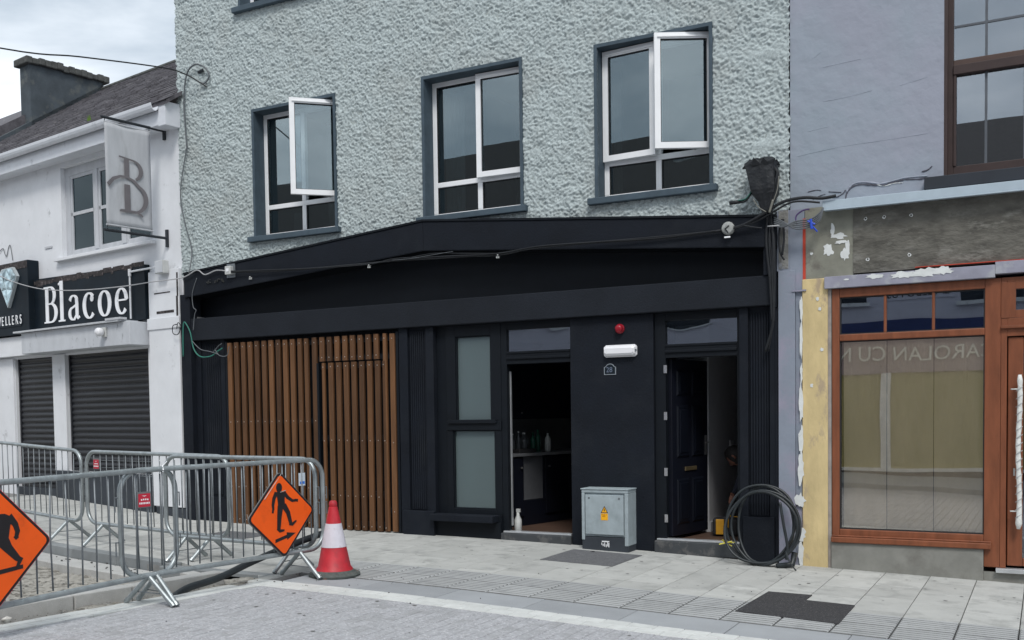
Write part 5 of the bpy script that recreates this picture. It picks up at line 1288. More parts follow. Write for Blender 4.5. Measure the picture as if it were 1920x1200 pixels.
# ---- diamond signs
def rounded_square(h, r, k=5):
    P = []
    for i, (sx, sy) in enumerate(((1, 1), (-1, 1), (-1, -1), (1, -1))):
        for j in range(k + 1):
            a = math.radians(90 * i + 90 * j / k); P.append((sx * (h - r) + r * math.cos(a), sy * (h - r) + r * math.sin(a)))
    return P
def rot2(P, a): c, s = math.cos(a), math.sin(a); return [(x * c - y * s, x * s + y * c) for x, y in P]
def diamond(lab, loc, rz, h, roll, man, arrow, edge, wires):
    t = thing('roadworks_sign', lab, 'road sign', loc, rz, 'orange pedestrian diversion signs hung on the barriers')
    fn = lambda y0: (lambda u, v, w: (u, y0 - w, v))
    m = MB(); m.prism(rot2(rounded_square(h, .045), roll), .012, fn(0)); o = obj('backing', m, edge, t); fix_normals(o)
    m = MB(); m.prism(rot2(rounded_square(h - .004, .042), roll), .002, fn(-.0122)); o = obj('border', m, M_signblk, t); fix_normals(o)
    m = MB(); m.prism(rot2(rounded_square(h - .022, .034), roll), .002, fn(-.0145)); f = obj('face', m, M_orange, t); fix_normals(f)
    m = MB(); y = .0168
    for k_, (cx, cy, rx, ry) in enumerate(man.get('ell', [])): m.prism([(cx + rx * math.cos(a), cy + ry * math.sin(a)) for a in [2 * math.pi * i / 16 for i in range(16)]], .001, fn(-y - .0002 * k_))
    for k_, poly in enumerate(man['polys']): m.prism(poly, .001, fn(-y - .0006 - .0002 * k_))
    o = obj('walking_figure', m, M_signblk, f); fix_normals(o)
    m = MB()
    for k_, poly in enumerate(arrow): m.prism(poly, .001, fn(-y - .0002 * k_))
    o = obj('arrow', m, M_signblk, f); fix_normals(o)
    m = MB()
    for w_ in wires: m.tube(w_, .004, 5)
    if wires: obj('wire_tie', m, M_screw, t)
    return t
def limb(pts, w):
    Lq, Rq = [], []
    n = len(pts)
    for i in range(n):
        a = pts[max(i - 1, 0)]; b = pts[min(i + 1, n - 1)]; dx, dy = b[0] - a[0], b[1] - a[1]; l = math.hypot(dx, dy); ww = w[i] / 2
        Lq.append((pts[i][0] - dy / l * ww, pts[i][1] + dx / l * ww)); Rq.append((pts[i][0] + dy / l * ww, pts[i][1] - dx / l * ww))
    return Rq + Lq[::-1]
man = dict(ell=[(-.03, .242, .034, .042)], polys=[
    [(-.065, .185), (-.03, .205), (.005, .19), (.035, .17), (.03, .09), (.035, .02), (-.045, .02), (-.05, .09)],
    limb([(-.062, .185), (-.092, .12), (-.105, .05), (-.10, .0)], [.04, .038, .03, .022]), limb([(-.104, .005), (-.11, -.03)], [.022, .02]),
    limb([(.02, .18), (.065, .12), (.12, .08), (.16, .083)], [.04, .036, .03, .026]), limb([(.15, .085), (.185, .078)], [.026, .03]),
    limb([(-.02, .04), (-.035, -.08), (-.045, -.21)], [.065, .05, .038]), limb([(-.062, -.20), (-.03, -.225), (.02, -.222)], [.02, .034, .018]),
    limb([(.015, .045), (.065, -.04), (.095, -.16)], [.06, .048, .036]), limb([(.075, -.165), (.11, -.17), (.16, -.135)], [.02, .034, .016])])
man['polys'] = [[(x, y * .84 + .048) for x, y in p] for p in man['polys']]
arrow = [[(-.085, -.242), (.06, -.208), (.055, -.180), (-.085, -.212)], [(.05, -.228), (.15, -.174), (.045, -.160)]]
slR = WM[bR]
def on_barrier(bm, x, y, z): return WM[bm] @ Vector((x, y, z))
pR = on_barrier(bR, 1.555, -.03, .592)
M_signedge = mat('sign edge grey', (.15, .15, .15), .5)
dR = diamond('orange diamond sign with upright walking figure and arrow, next to the cone', pR, bR.rotation_euler.z, .276, math.radians(45 + 3.0), man, arrow, M_signedge,
        [[(-.35, .03, .03), (-.36, .0, -.03), (-.33, -.01, -.05)], [(-.20, -.02, .15), (-.0, -.012, .36)], [(-.02, -.0185, .20), (.045, -.0185, .213)]])
man2 = dict(ell=[(-.125, .135, .044, .05)], polys=[
    [(-.22, .07), (-.16, .09), (-.04, .085), (.03, .05), (.0, .0), (-.02, -.11), (-.19, -.14), (-.22, -.04)],
    limb([(-.01, .065), (.04, .0), (.055, -.05), (.045, -.085)], [.055, .046, .04, .03]), limb([(.035, -.08), (.052, -.105)], [.035, .03]),
    limb([(-.075, -.09), (-.02, -.17), (.045, -.245), (.065, -.262)], [.11, .068, .048, .034]), limb([(.045, -.24), (.075, -.25), (.035, -.325)], [.03, .036, .02]),
    limb([(-.17, -.10), (-.22, -.20), (-.30, -.27)], [.085, .06, .04]), limb([(-.22, .05), (-.27, -.02), (-.26, -.1)], [.05, .04, .03])])
arrow2 = [[(-.30, -.395), (.09, -.355), (.09, -.325), (-.30, -.36)], [(-.28, -.42), (-.40, -.385), (-.29, -.335)]]
pL = Vector((-6.105, -6.07, .79))
man2['polys'] = [[(x * .92 + .12, y * .92 + .13) for x, y in p] for p in man2['polys']]; man2['ell'] = [(e[0] * .92 + .12, e[1] * .92 + .13, e[2], e[3]) for e in man2['ell']]
arrow2 = [[(x * .92 + .12, y * .92 + .155) for x, y in p] for p in arrow2]
dL = diamond('orange diamond sign with striding figure, cut by the left edge of the frame', pL, math.radians(90 - 1.5), .305, math.radians(45), man2, arrow2, M_pinkedge, [])

# ---- traffic cone
cz = gz(-5.76); CN = thing('traffic_cone', 'red and white traffic cone at the end of the barriers', 'traffic cone', (-5.76, -2.93, cz))
m = MB(); m.lathe([(.235, .0), (.24, .018), (.225, .034), (.19, .044)], n=14); m.lathe([(.20, .02), (.203, .03), (.185, .052), (.165, .058)], n=28); o = obj('base', m, M_rubber, CN); fix_normals(o)
def cr_(h): return .155 - (.155 - .034) * ((h - .06) / .60)
m = MB(); m.lathe([(.172, .052), (.165, .07), (cr_(.09), .09), (cr_(.27), .27)], n=32); o = obj('lower_body', m, M_conered, CN, smooth=True)
m = MB(); m.lathe([(cr_(.27) + .003, .268), (cr_(.48) + .003, .482)], n=32); o = obj('reflective_sleeve', m, M_conewhite, CN, smooth=True)
m = MB(); m.lathe([(cr_(.48), .481), (cr_(.63), .63), (.033, .635), (.038, .645), (.038, .668), (.03, .685), (.02, .69)], n=32); o = obj('top', m, M_conered, CN, smooth=True)
for o in CN.children:
    es = o.modifiers.new('split', 'EDGE_SPLIT'); es.split_angle = math.radians(35)

# ---- black duct pipe rising out of the trench over the barrier foot
m = MB(); P = smoothpath([(-6.36, -4.30, zg - .02), (-6.37, -4.12, zg + .03), (-6.33, -3.80, zg + .07), (-6.28, -3.45, zg + .16), (-6.18, -3.1, zg + .255), (-6.07, -2.82, zg + .33), (-6.02, -2.66, zg + .36)], 8); m.tube(P, .031, 14)
m.v = list(m.v)
ho = obj('duct_pipe', m, M_hose, label='thick black duct pipe rising from the trench behind the near barrier', cat='pipe', smooth=True)

# ---- utility cabinet
CB = thing('utility_cabinet', 'small grey metal utility cabinet with yellow warning label by the door pier', 'electrical cabinet', (-4.20, -.24, gz(-4.2)))
Z0 = -.02
m = MB(); X0, X1 = -.275, .265; H = .66
m.box(X0, X1, 0, .34, H - .035, H); m.box(X0, X0 + .035, 0, .34, .11, H - .035); m.box(X1 - .04, X1, 0, .34, .06, H - .035); m.box(X0 + .035, X1 - .04, .02, .34, .15, H - .036)
o = obj('casing', m, M_cab, CB, bevel=.005)
m = MB(); m.box(X0 - .01, X1 + .008, -.008, .34, H + .0005, H + .012); obj('lid', m, M_cab, CB, bevel=.003)
m = MB(); m.box(X0 + .045, X1 - .052, -.004, .016, .175, H - .055); dr_ = obj('front_door', m, M_cab, CB, bevel=.004)
m = MB(); m.box(X0 + .02, X1 - .02, .006, .32, Z0, .145); m.box(X0, X0 + .034, .01, .32, Z0, .108); m.box(X1 - .04, X1 - .002, .01, .32, Z0, .058); obj('black_base', m, M_plinth, CB, bevel=.004)
m = MB(); fnl = lambda u, v, w: (u - .005, -.0046 - w, v)
m.prism([(-.04, .405), (.04, .405), (.04, .332), (-.04, .332)][::-1], .0012, fnl); lb = obj('warning_label', m, M_label, CB); fix_normals(lb)
m = MB(); m.prism([(-.042, .41), (.042, .41), (0, .487)], .0012, fnl); o = obj('label_triangle', m, M_signblk, lb); fix_normals(o)
m = MB(); m.prism([(-.030, .417), (.030, .417), (0, .474)], .0008, lambda u, v, w: (u - .005, -.0060 - w, v)); o = obj('label_triangle_face', m, M_label, lb); fix_normals(o)
m = MB(); m.prism([(-.002, .458), (.006, .458), (.002, .441), (.009, .441), (-.004, .419), (-.001, .435), (-.008, .435)], .0006, lambda u, v, w: (u - .005, -.0071 - w, v)); o = obj('lightning_mark', m, M_signblk, lb); fix_normals(o)
text_obj('label_text', 'Danger of\n  death', .017, mat('label dark red print', (.25, .06, .01), .6), lb, Matrix.Translation((-.038, -.0062, .386)) @ UPRIGHT, .92, .0003)
m = MB(); m.box(-.04, .045, .0, .0055, .095, .107); m.box(-.045, -.038, .0, .0055, .062, .088); m.box(-.03, -.022, .0, .0055, .05, .075); m.box(-.012, -.004, .0, .0055, .045, .09); m.box(.006, .014, .0, .0055, .04, .07); m.box(.022, .03, .0, .0055, .05, .095); m.box(.036, .045, .0, .0055, .04, .088)
obj('torn_sticker', m, M_letter, CB)
m = MB()
for x in (X0 + .09, X1 - .1): m.lathe([(.012, 0), (.010, .004)], (x, -.0045, H - .09), 10, ax='y')
obj('lock', m, M_galvd, CB)
m = MB(); m.box(X1 + .0005, X1 + .002, .04, .12, .36, .362); obj('leaf_debris', MB().add([(-.10, -.22, .012), (-.04, -.20, .02), (-.05, -.16, .012), (-.09, -.18, .01)], [(0, 1, 2, 3)]), M_seal, thing('fallen_leaf', 'dark curled leaf on the inspection cover before the cabinet', 'leaf', (-4.2, -.24, gz(-4.2))))

# ---- coil of black hose leaning on the right pilaster
CO = thing('cable_coil', 'large coil of thick black cable leaning beside the open front door', 'coil', (-2.52, -.22, gz(-2.5)))
def coil_pt(a, rx, rz, cx, cz_, dy): 
    z = cz_ + rz * math.sin(a); return (cx + rx * math.cos(a), -.06 + dy + .13 * (z / .85), z)
specs = [(.345, .395, -.01, .415, 0), (.335, .365, .045, .388, -.035), (.285, .38, .035, .402, .028), (.365, .352, .01, .375, -.06)]
for i, (rx, rz, cx, cz_, dy) in enumerate(specs):
    m = MB(); P = [coil_pt(2 * math.pi * k / 48, rx * (1 + .035 * math.sin(2 * math.pi * k / 24 + 2 * i)), rz * (1 + .03 * math.sin(2 * math.pi * k / 16 + i)), cx, cz_, dy + .02 * math.sin(2 * math.pi * k / 48 * 2 + i)) for k in range(48)]
    m.tube(P, .0145, 10, closed=True); obj('loop', m, M_hose, CO, smooth=True)
m = MB(); m.tube(smoothpath([(.20, -.05, .64), (.24, -.07, .42), (.28, -.08, .2), (.27, -.10, .08)]), .0145, 8); m.tube(smoothpath([(.27, -.12, .17), (.33, -.2, .07), (.40, -.26, .005)]), .008, 6); m.tube([(.18, -.12, .012), (.32, -.05, .03), (.33, 0, .14)], .03, 8)
obj('tail', m, M_hose, CO, smooth=True)
m = MB()
for i in range(9):
    a = random.uniform(-1, 1); m.tube([(-.34, -.07, .215), (-.34 + .10 * random.uniform(-.5, 1), -.10, .215 + .04 * a)], .0035, 4)
m.tube([(-.40, -.10, .20), (-.27, -.10, .235)], .007, 6); obj('yellow_tie', m, M_yellowt, CO)

# ---- fixtures on the door pier
t = thing('alarm_sounder', 'round red alarm sounder high on the black pier', 'alarm', (-4.10, -.001, 2.515))
m = MB(); m.lathe([(.052, 0), (.052, .02), (.045, .028)], (0, 0, 0), 20, ax='y'); m2 = MB(); m2.lathe([(.044, .028), (.043, .05), (.03, .066), (.012, .07)], (0, 0, 0), 20, ax='y')
o = obj('base', m, M_redal, t); fix_normals(o); o = obj('dome', m2, M_redal, t, smooth=True); fix_normals(o)
t = thing('bulkhead_light', 'oblong white bulkhead light under the red alarm', 'lamp', (-4.095, -.001, 2.275))
m = MB(); P = []; m.prism([(-.19, -.045), (-.165, -.066), (.165, -.066), (.19, -.045), (.19, .045), (.165, .066), (-.165, .066), (-.19, .045)], .02, lambda u, v, w: (u, -w, v)); o = obj('tray', m, M_lightw, t); fix_normals(o)
b = [(-.185, -.04), (-.162, -.061), (.162, -.061), (.185, -.04), (.185, .04), (.162, .061), (-.162, .061), (-.185, .04)]
m = MB(); vs = [(u, -.0205, v) for u, v in b] + [(u * .96, -.055, v * .82) for u, v in b] + [(u * .9, -.07, v * .45) for u, v in b]
m.add(vs, [(i, (i + 1) % 8, (i + 1) % 8 + 8, i + 8) for i in range(8)] + [(i + 8, (i + 1) % 8 + 8, (i + 1) % 8 + 16, i + 16) for i in range(8)] + [tuple(range(16, 24))]); o = obj('diffuser', m, M_lightw, t); fix_normals(o)
m = MB(); m.box(.176, .19, -.05, -.021, -.01, .012); obj('clip', m, M_galvd, t)
t = thing('number_plaque', 'small arched house number plaque reading 28', 'number plate', (-4.222, -.001, 2.02))
outl = [(-.070, 0), (.070, 0), (.070, .085), (.055, .088)] + [(.048 * math.cos(a), .088 + .034 * math.sin(a)) for a in [math.pi * k / 10 for k in range(1, 10)]] + [(-.055, .088), (-.070, .085)]
m = MB(); m.prism(outl, .006, lambda u, v, w: (u, -w, v)); o = obj('rim', m, mat('pewter rim', (.26, .29, .32), .5), t); fix_normals(o)
m = MB(); m.prism([(u * .87, .061 + (v - .061) * .87) for u, v in outl], .001, lambda u, v, w: (u, -.0062 - w, v)); o = obj('plate', m, M_sign, t); fix_normals(o)
text_obj('digits', '28', .082, mat('pewter digit', (.13, .16, .22), .5), t, Matrix.Translation((-.045, -.0077, .028)) @ UPRIGHT, .92, .0006)

# ---- cables along the fascia
def cable(nm, pts, r, mt, lab, k=6):
    m = MB(); m.tube(smoothpath(pts, k), r, 6); return obj(nm, m, mt, label=lab, cat='cable', smooth=True)
base_pts = [(-9.58, -.17, 3.53), (-9.0, -.15, 3.50), (-8.2, -.145, 3.475), (-7.32, -.14, 3.455), (-6.9, -.15, 3.475), (-6.2, -.16, 3.45), (-5.55, -.14, 3.42), (-5.0, -.155, 3.455), (-4.4, -.15, 3.445), (-3.6, -.14, 3.43), (-2.92, -.14, 3.445)]
m = MB()
for i in range(4):
    P = [(x, y - .01 * (i % 2), z + random.uniform(-.014, .014)) for x, y, z in base_pts]; m.tube(smoothpath(P, 5), .007 if i else .010, 6)
m.tube(smoothpath([(-6.9, -.16, 3.46), (-6.4, -.16, 3.50), (-6.0, -.16, 3.47), (-5.55, -.16, 3.43)]), .006, 5)
obj('cable_bundle', m, M_cable, label='bundle of thin black cables sagging along the black fascia', cat='cable', smooth=True)
cable('cable_strand', [(-6.95, -.17, 3.47), (-6.7, -.175, 3.465), (-6.35, -.175, 3.485), (-6.1, -.17, 3.50)], .003, M_cableg, 'short grey strand lying on the cable bundle at the fascia peak')
for x, z, lab in ((-7.32, 3.425, 'white clip holding the cables left of the fascia peak'), (-5.53, 3.395, 'grey clip holding the cables right of the fascia peak'), (-9.22, 3.425, 'white clip under the cables beside the square junction box')):
    m = MB(); m.box(-.018, .018, -.02, .0, -.015, .015); m.tube([(0, -.02, 0), (.012, -.035, .02)], .008, 6); obj('cable_clip', m, M_plasticw, label=lab, cat='clip', loc=(x, -.12, z), group='cable clips on the fascia')
t = thing('square_junction_box', 'square grey junction box at the left end of the black fascia', 'junction box', (-9.56, -.13, 3.55)); obj('box', MB().box(-.05, .05, -.06, .0, -.055, .055), M_plasticw, t, bevel=.006); obj('lid', MB().box(-.022, .022, -.066, -.0605, -.018, .022), M_letter, t); obj('mounting_plate', MB().box(-.07, .075, .0, .008, -.09, .09), M_galvd, t)
m = MB()
for _ in range(26): x = random.uniform(-10.02, -9.66); pebble(m, x, -.13, 3.44 + random.uniform(-.03, .02), random.uniform(.008, .02))
obj('old_mortar_nib', m, M_moss, label='crumbly mortar remains on the fascia below the white cable', cat='mortar')
t = thing('round_junction_box', 'round grey junction box on the cables near the right end of the fascia', 'junction box', (-2.86, -.13, 3.455)); m = MB(); m.lathe([(.065, 0), (.067, .03), (.055, .055), (.02, .062)], (0, 0, 0), 14, ax='y'); o = obj('box', m, mat('grimy grey plastic', (.30, .31, .30), .7, var=.3, vscale=25), t); fix_normals(o); m = MB(); m.tube([(.02, -.06, .02), (-.02, -.07, -.01), (.01, -.06, -.05)], .007, 5); obj('lead', m, M_cable, t); obj('tag', MB().box(-.03, .03, -.06, -.045, -.10, -.085), M_letter, t)
# black wrapped enclosure and its loom
t = thing('wrapped_enclosure', 'black plastic wrapped enclosure with torn top on the green wall corner', 'enclosure', (-2.47, -.1, 3.65))
m = MB(); ringz = [(-.08, .055, .06), (.03, .085, .09), (.10, .135, .13), (.14, .155, .14), (.30, .165, .15), (.37, .175, .15), (.40, .19, .155), (.425, .155, .13), (.445, .06, .05)]
vs = []; n = 16
for iz, (z, rx, ry) in enumerate(ringz):
    for j in range(n):
        a = 2 * math.pi * j / n; sq = 1 / max(abs(math.cos(a)), abs(math.sin(a))) ** .75; k = 1 + .05 * math.sin(j * 2.7 + iz * 1.3)
        tx = -.05 * (z / .45) + .0
        vs.append((rx * math.cos(a) * sq * k * .86 + tx, -.06 + ry * math.sin(a) * sq * k * .75, z + (.02 * math.sin(j * 1.9) if iz > 5 else 0)))
fs = []
for i in range(len(ringz) - 1):
    for j in range(n): fs.append((i * n + j, i * n + (j + 1) % n, (i + 1) * n + (j + 1) % n, (i + 1) * n + j))
fs.append(tuple(range((len(ringz) - 1) * n, len(ringz) * n))); m.add(vs, fs); o = obj('wrapped_body', m, mat('black plastic wrap', (.014, .016, .019), .5, bump=.8, bscale=9, bdist=.03), t); fix_normals(o)
m = MB()
for i in range(12):
    a = random.uniform(0, 6.28); x = -.05 + .14 * math.cos(a); y = -.07 + .11 * math.sin(a); m.add([(x - .05, y, .37), (x + .05, y, .37), (x + random.uniform(-.03, .04), y - .02, .42 + random.uniform(-.03, .03))], [(0, 1, 2)])
m.add([(-.22, -.12, .38), (-.10, -.16, .42), (-.12, -.14, .34)], [(0, 1, 2)]); m.add([(-.23, -.10, .38), (-.1, -.13, .43), (-.1, -.15, .37)], [(0, 1, 2)])
obj('torn_wrap', m, M_cable, t)
m = MB()
for i in range(9):
    x0 = .08 + .02 * random.uniform(-1, 1); m.tube(smoothpath([(.04 + i * .008, -.12, .40 - .02 * i), (.12 + random.uniform(0, .03), -.14, .28), (.09 + random.uniform(-.02, .03), -.14, .10), (.02 + random.uniform(-.02, .02), -.12, -.08)]), .006, 5)
obj('side_cables', m, M_cable, t, smooth=True)
m = MB(); m.tube(smoothpath([(.15, -.17, .24), (.13, -.17, .10), (.08, -.16, -.02)]), .005, 5); m.tube(smoothpath([(-.10, -.19, .04), (-.05, -.17, -.04), (.02, -.16, -.09)]), .005, 5); m.tube(smoothpath([(.09, -.16, .02), (.05, -.15, -.10)]), .012, 5)
obj('pale_cables', m, mat('beige cable', (.19, .185, .16), .6), t, smooth=True)
m = MB(); m.tube(smoothpath([(-.13, -.10, .16), (-.18, -.12, .07), (-.27, -.10, .055)]), .009, 6); m.tube(smoothpath([(-.14, -.10, .12), (-.19, -.12, .045), (-.27, -.10, .04)]), .009, 6); m.tube([(-.26, -.10, .05), (-.36, -.1, .045)], .02, 6); m.tube(smoothpath([(-.22, -.1, -.19), (-.12, -.12, -.22), (-.03, -.13, -.24)]), .009, 5)
obj('stub_cables', m, M_cable, t, smooth=True)
m = MB(); m.tube(smoothpath([(-.13, -.12, .14), (-.19, -.135, .065), (-.27, -.115, .06)]), .004, 5); obj('green_core', m, M_greenc, t)
m = MB()
for i in range(6):
    m.tube(smoothpath([(-2.45 + random.uniform(-.03, .05), -.12, 3.58), (-2.44 + random.uniform(-.05, .05), -.125, 3.3), (-2.43 + random.uniform(-.02, .03), -.12, 2.9), (-2.44 + random.uniform(-.01, .03), -.11, 2.5), (-2.50 + random.uniform(-.02, .02), -.06, 2.2)][: 5 if i < 2 else 4]), random.choice([.007, .010, .014]), 6)
m.tube(smoothpath([(-2.33, -.10, 3.5), (-2.36, -.11, 3.35), (-2.35, -.10, 3.18), (-2.31, -.09, 3.10)]), .010, 5); m.tube(smoothpath([(-2.32, -.10, 3.5), (-2.31, -.11, 3.3), (-2.33, -.10, 3.15)]), .012, 5)
obj('cable_drop', m, M_cable, label='black cables dropping down the right end of the shopfront', cat='cable', smooth=True)
m = MB(); m.tube(smoothpath([(-2.92, -.15, 3.44), (-2.7, -.17, 3.47), (-2.5, -.20, 3.55), (-2.3, -.2, 3.65), (-2.1, -.2, 3.67), (-1.93, -.18, 3.65), (-1.8, -.17, 3.66)]), .016, 8); m.tube(smoothpath([(-2.9, -.16, 3.43), (-2.6, -.18, 3.48), (-2.4, -.20, 3.56), (-2.2, -.2, 3.64), (-1.95, -.18, 3.61)]), .010, 6)
obj('thick_black_cable', m, M_cable, label='thick black cable arching from the fascia to the metal flashing', cat='cable', smooth=True)
m = MB(); 
for i in range(5):
    z0 = 3.42 + .018 * i; m.tube(smoothpath([(-2.40, -.14, 3.52 - .02 * i), (-2.30, -.17, 3.46 - .012 * i), (-2.18, -.18, z0 - .04), (-2.03, -.18, z0 - .03), (-1.95, -.18, z0 + .02), (-1.92, -.17, 3.56)]), .008, 6)
obj('grey_cables', m, M_cableg, label='grey cables looped below the flashing end', cat='cable', smooth=True)
m = MB(); m.tube(smoothpath([(-2.17, -.17, 3.42), (-2.18, -.17, 3.50), (-2.12, -.17, 3.55), (-2.05, -.17, 3.56)]), .008, 6); obj('purple_cable', m, mat('purple cable', (.08, .05, .14), .5), label='purple cable curling above the grey cable loop', cat='cable')
cable('white_stub_cable', [(-2.46, -.16, 3.435), (-2.3, -.16, 3.43), (-2.27, -.16, 3.43)], .007, M_cablel, 'short white cable crossing the corner under the wrapped enclosure', 3)
m = MB(); m.tube([(-2.03, -.21, 3.455), (-2.02, -.21, 3.36)], .014, 6); m.tube([(-2.06, -.21, 3.44), (-1.99, -.21, 3.40)], .010, 6); m.tube([(-2.01, -.21, 3.38), (-1.97, -.2, 3.33)], .008, 5); obj('blue_tape', m, M_bluet, label='blue tape tied round the grey cable loop', cat='tape')
cable('green_cable', [(-10.47, -.12, 2.45), (-10.46, -.12, 2.8), (-10.43, -.12, 2.92), (-10.33, -.12, 2.78), (-10.27, -.12, 2.55), (-10.15, -.12, 2.44), (-9.98, -.1, 2.44), (-9.88, -.08, 2.50), (-9.80, -.07, 2.54)], .009, M_greenc, 'green cable looping below the left end of the black beam')
m = MB(); m.tube(smoothpath([(-10.30, -.12, 2.66), (-10.15, -.12, 2.54), (-9.98, -.11, 2.50), (-9.85, -.1, 2.46)]), .006, 5); m.tube(smoothpath([(-9.90, -.1, 2.52), (-9.82, -.1, 2.44), (-9.70, -.09, 2.44), (-9.66, -.09, 2.56)]), .006, 5); m.tube(smoothpath([(-9.94, -.1, 2.49), (-9.84, -.1, 2.57), (-9.78, -.1, 2.60)]), .006, 5)
obj('tangled_leads', m, M_cableg, label='tangle of thin grey leads beside the first timber slat', cat='cable')
cable('thin_lead', [(-10.18, -.12, 3.5), (-10.27, -.12, 3.3), (-10.26, -.12, 3.12), (-10.21, -.12, 3.07), (-10.24, -.12, 3.0), (-10.27, -.12, 2.8)], .006, M_cableg, 'thin lead hanging down the left end of the fascia')
cable('wire_curl', [(-10.60, -.10, 2.84), (-10.55, -.12, 2.92), (-10.5, -.12, 2.86), (-10.56, -.12, 2.76), (-10.66, -.11, 2.78), (-10.66, -.11, 2.88), (-10.58, -.11, 2.90)], .006, M_cable, 'small curl of dark wire on the edge of the white pier')

# ================================================================== THROUGH THE DOORS
KA = math.radians(76)
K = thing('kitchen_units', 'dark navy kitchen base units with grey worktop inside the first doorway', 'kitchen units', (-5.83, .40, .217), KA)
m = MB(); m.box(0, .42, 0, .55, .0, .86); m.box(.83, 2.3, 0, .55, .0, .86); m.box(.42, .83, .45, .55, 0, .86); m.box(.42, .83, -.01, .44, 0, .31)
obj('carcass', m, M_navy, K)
for a, b in ((.02, .41), (.84, 1.3), (1.31, 1.8)):
    o = obj('unit_door', MB().box(a, b, -.02, -.001, .12, .84), M_navy, K, bevel=.004); m = MB(); m.lathe([(.006, 0), (.006, .012), (.014, .016), (.012, .026)], (a + .05 if a > .5 else b - .05, -.021, .72), 10, ax='y'); obj('knob', m, M_chrome, o)
obj('worktop', MB().box(-.05, 2.3, -.04, .55, .861, .90), M_counter, K, bevel=.005)
obj('open_appliance_space', MB().box(.43, .82, .02, .03, .315, .855), mat('pale appliance face', (.10, .105, .115), .5), K)
m = MB(); m.box(.0, 2.3, .2, .55, 1.32, 2.2); obj('wall_cupboards', m, M_navy, K)
m = MB(); m.lathe([(.006, 0), (.012, .02)], (.25, .199, 1.42), 8, ax='y'); m.lathe([(.006, 0), (.012, .02)], (.62, .199, 1.40), 8, ax='y'); obj('cupboard_knob', m, M_chrome, K)
obj('splashback', MB().box(0, 2.3, .545, .56, .9, 1.32), mat('splashback tile', (.16, .17, .17), .4), K)
def bottle(mt, x, y, h, r, lab, cap=None):
    P = WM[K] @ Vector((x, y, .901)); t = thing('bottle', lab, 'bottle', P, KA, 'bottles standing on the kitchen worktop')
    m = MB(); m.lathe([(r * .95, 0), (r, h * .05), (r, h * .6), (r * .8, h * .7), (r * .35, h * .8), (r * .33, h * .93)], n=12); obj('body', m, mt, t, smooth=True)
    m = MB(); m.lathe([(r * .4, h * .93), (r * .38, h)], n=10); obj('cap', m, cap or M_plasticw, t)
bottle(M_bott, .40, .15, .24, .035, 'clear bottle at the left end of the worktop', M_plasticw)
bottle(M_bott, .48, .12, .27, .03, 'tall clear bottle second along the worktop')
bottle(M_bott, .60, .14, .25, .055, 'wide clear container with handle on the worktop')
bottle(M_gree, .78, .14, .25, .04, 'left of the two green bottles on the worktop', M_gree)
bottle(M_gree, .90, .16, .28, .035, 'right of the two green bottles on the worktop', M_gree)
bottle(M_plasticw, 1.05, .12, .25, .04, 'bottle with a pale label at the right of the worktop', M_seal)
P = WM[K] @ Vector((.46, .02, .901)); t = thing('black_tray', 'black tray at the near end of the kitchen worktop', 'tray', P, KA); obj('tray', MB().box(-.12, .2, -.04, .14, 0, .05), M_seal, t, bevel=.006); 
P = Vector((-5.50, .22, .217)); t = thing('white_spray_bottle', 'white plastic bottle on the floor inside the first doorway', 'bottle', P); m = MB(); m.lathe([(.04, 0), (.045, .01), (.045, .14), (.02, .19), (.016, .23)], n=14); obj('body', m, M_plasticw, t, smooth=True); m = MB(); m.box(-.018, .03, -.012, .012, .231, .27); obj('cap', m, M_plasticw, t)
# tool case
t = thing('tool_case', 'yellow and black power tool case on the hall floor', 'tool case', (-3.16, .72, .217), math.radians(10))
obj('case', MB().box(-.13, .16, -.07, .1, .0, .20), M_seal, t, bevel=.03); obj('yellow_side', MB().box(-.09, .0, -.085, -.071, .02, .19), M_ytool, t, bevel=.012); m = MB(); m.tube([(.04, -.08, .10), (.05, -.08, .23), (.15, -.08, .22), (.16, -.08, .10)], .009, 6); obj('carry_handle', m, M_ytool, t)
# wall sockets in the hall
t = thing('wall_switch', 'white double switch on the hall wall behind the open door', 'switch', (-3.415, 1.9, 1.2)); obj('plate', MB().box(0, .012, -.075, .075, -.045, .045), M_lightw, t, bevel=.004)
# stair string
t = thing('stair_string', 'pale sloping stair string behind the bending person', 'staircase', (-2.95, 1.9, .217)); m = MB(); m.hexa([(-.03, 0, .6), (.02, 0, .6), (.02, .9, 2.0), (-.03, .9, 2.0)], [(-.03, 0, .85), (.02, 0, .85), (.02, .9, 2.25), (-.03, .9, 2.25)]); obj('string', m, M_roomw, t)

# ---- person bending in the hall (skin-modifier body, one continuous mesh)
def skin(nm, V, E, Rr, mt, par, sub=2):
    me = bpy.data.meshes.new(nm); me.from_pydata(V, E, []); me.materials.append(mt)
    o = bpy.data.objects.new(nm, me); link(o, par)
    md = o.modifiers.new('skin', 'SKIN'); md.use_smooth_shade = True
    for i, r in enumerate(Rr): me.skin_vertices[0].data[i].radius = (r, r) if not isinstance(r, tuple) else r
    me.skin_vertices[0].data[0].use_root = True
    s = o.modifiers.new('sub', 'SUBSURF'); s.levels = sub; s.render_levels = sub
    return o
PE = thing('person', 'person in dark clothes bending forward just inside the open front door', 'person', (-2.83, .95, .217))
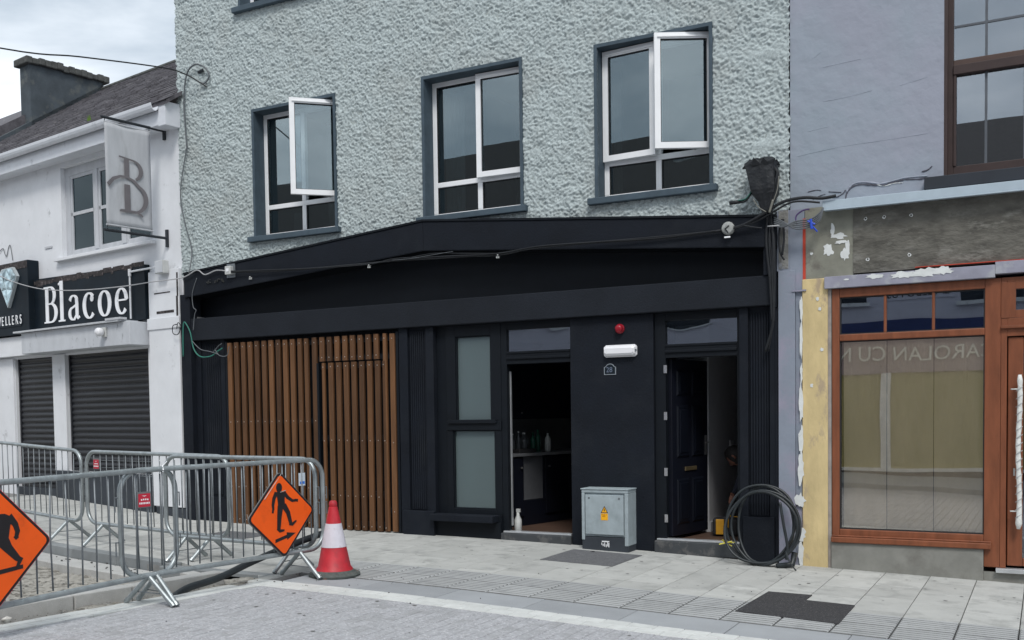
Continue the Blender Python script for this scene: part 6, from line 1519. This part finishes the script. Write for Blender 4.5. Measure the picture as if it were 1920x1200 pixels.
# feet at x +.25, leaning towards -x; hips .85 up, head at (-.27, 0, .92)
V = [(.22, 0, .84), (.12, 0, .98), (.0, 0, 1.04), (-.10, 0, 1.02), (-.16, 0, .99),           # 0 pelvis..4 neck
     (-.08, -.17, 1.0), (-.12, -.22, .76), (-.20, -.20, .54), (-.24, -.19, .47),               # 5..8 near arm
     (-.08, .17, 1.0), (-.10, .22, .76), (-.16, .20, .54), (-.19, .19, .47),                   # 9..12
     (.22, -.10, .80), (.17, -.12, .44), (.26, -.12, .08), (.12, -.12, .03),                    # 13..16
     (.24, .10, .80), (.20, .12, .44), (.30, .12, .08), (.16, .12, .03)]
E_ = [(0, 1), (1, 2), (2, 3), (3, 4), (3, 5), (5, 6), (6, 7), (7, 8), (3, 9), (9, 10), (10, 11), (11, 12), (0, 13), (13, 14), (14, 15), (15, 16), (0, 17), (17, 18), (18, 19), (19, 20)]
Rr = [.14, .13, .14, .12, .055, .06, .046, .034, .03, .06, .046, .034, .03, .09, .062, .045, .04, .09, .062, .045, .04]
skin('body', V, E_, Rr, M_cloth, PE)
# head with face, ears and hair
def head():
    m = MB(); n, k = 20, 14; vs = []
    for i in range(k + 1):
        ph = math.pi * i / k
        for j in range(n):
            th = 2 * math.pi * j / n; x = math.sin(ph) * math.cos(th); y = math.sin(ph) * math.sin(th); z = math.cos(ph)
            wz = 1 - .28 * max(0, -z); px, py, pz = .098 * x * (1 - .08 * max(0, -z)), .078 * y * wz, .118 * z
            if x < -.6 and abs(y) < .25 and -.25 < z < .12: px -= .02 * (1 - abs(y) / .25)      # nose
            if x < -.7 and abs(abs(y) - .38) < .15 and .0 < z < .25: px += .008                     # eye sockets
            if x < -.6 and abs(y) < .35 and -.6 < z < -.45: px -= .006                               # lips
            vs.append((px, py, pz))
    fs = [(i * n + j, i * n + (j + 1) % n, (i + 1) * n + (j + 1) % n, (i + 1) * n + j) for i in range(k) for j in range(n)]
    m.add(vs, fs); return m
HR = Matrix.Translation((-.27, 0, .875)) @ Matrix.Rotation(math.radians(-55), 4, 'Y')
h = head(); h.v = [tuple(HR @ Vector(p)) for p in h.v]; hd_ = obj('head', h, M_skin, PE, smooth=True); fix_normals(hd_)
h = head(); h.v = [(p[0] * 1.1 + .008, p[1] * 1.12, p[2] * 1.1 + .006) for p in h.v]
keep = [f for f in h.f if sum(h.v[i][0] for i in f) / 4 > -.055 + .0 and sum(h.v[i][2] for i in f) / 4 > -.07 or sum(h.v[i][2] for i in f) / 4 > .065]
h.f = keep; h.mi = [0] * len(keep); h.v = [tuple(HR @ Vector(p)) for p in h.v]; obj('hair', h, M_hair, PE, smooth=True)
m = MB()
for s in (-1, 1): m.tube([(.0, s * .078, .02), (.008, s * .09, .0), (.0, s * .08, -.03)], .012, 6)
m.v = [tuple(HR @ Vector(p)) for p in m.v]; obj('ear', m, M_skin, PE, smooth=True)
for s in (-1, 1):
    bx, by, bz = (-.24, -.19, .47) if s < 0 else (-.19, .19, .47)
    Vh = [(bx, by, bz), (bx - .03, by, bz - .07)]; Eh = [(0, 1)]; Rh = [.026, .03]
    for q, (dx, ln) in enumerate(((-.028, .062), (-.010, .075), (.009, .070), (.026, .055))):
        i0 = len(Vh); Vh += [(bx - .035 - .004 * q, by + dx, bz - .07 - ln * .5), (bx - .03, by + dx, bz - .07 - ln)]; Eh += [(1, i0), (i0, i0 + 1)]; Rh += [.0095, .0075]
    i0 = len(Vh); Vh += [(bx - .05, by + s * -.035, bz - .045), (bx - .06, by + s * -.04, bz - .08)]; Eh += [(0, i0), (i0, i0 + 1)]; Rh += [.011, .009]
    skin('hand', Vh, Eh, Rh, M_skin, PE, 1)
m = MB(); 
scene.render.engine = 'CYCLES'
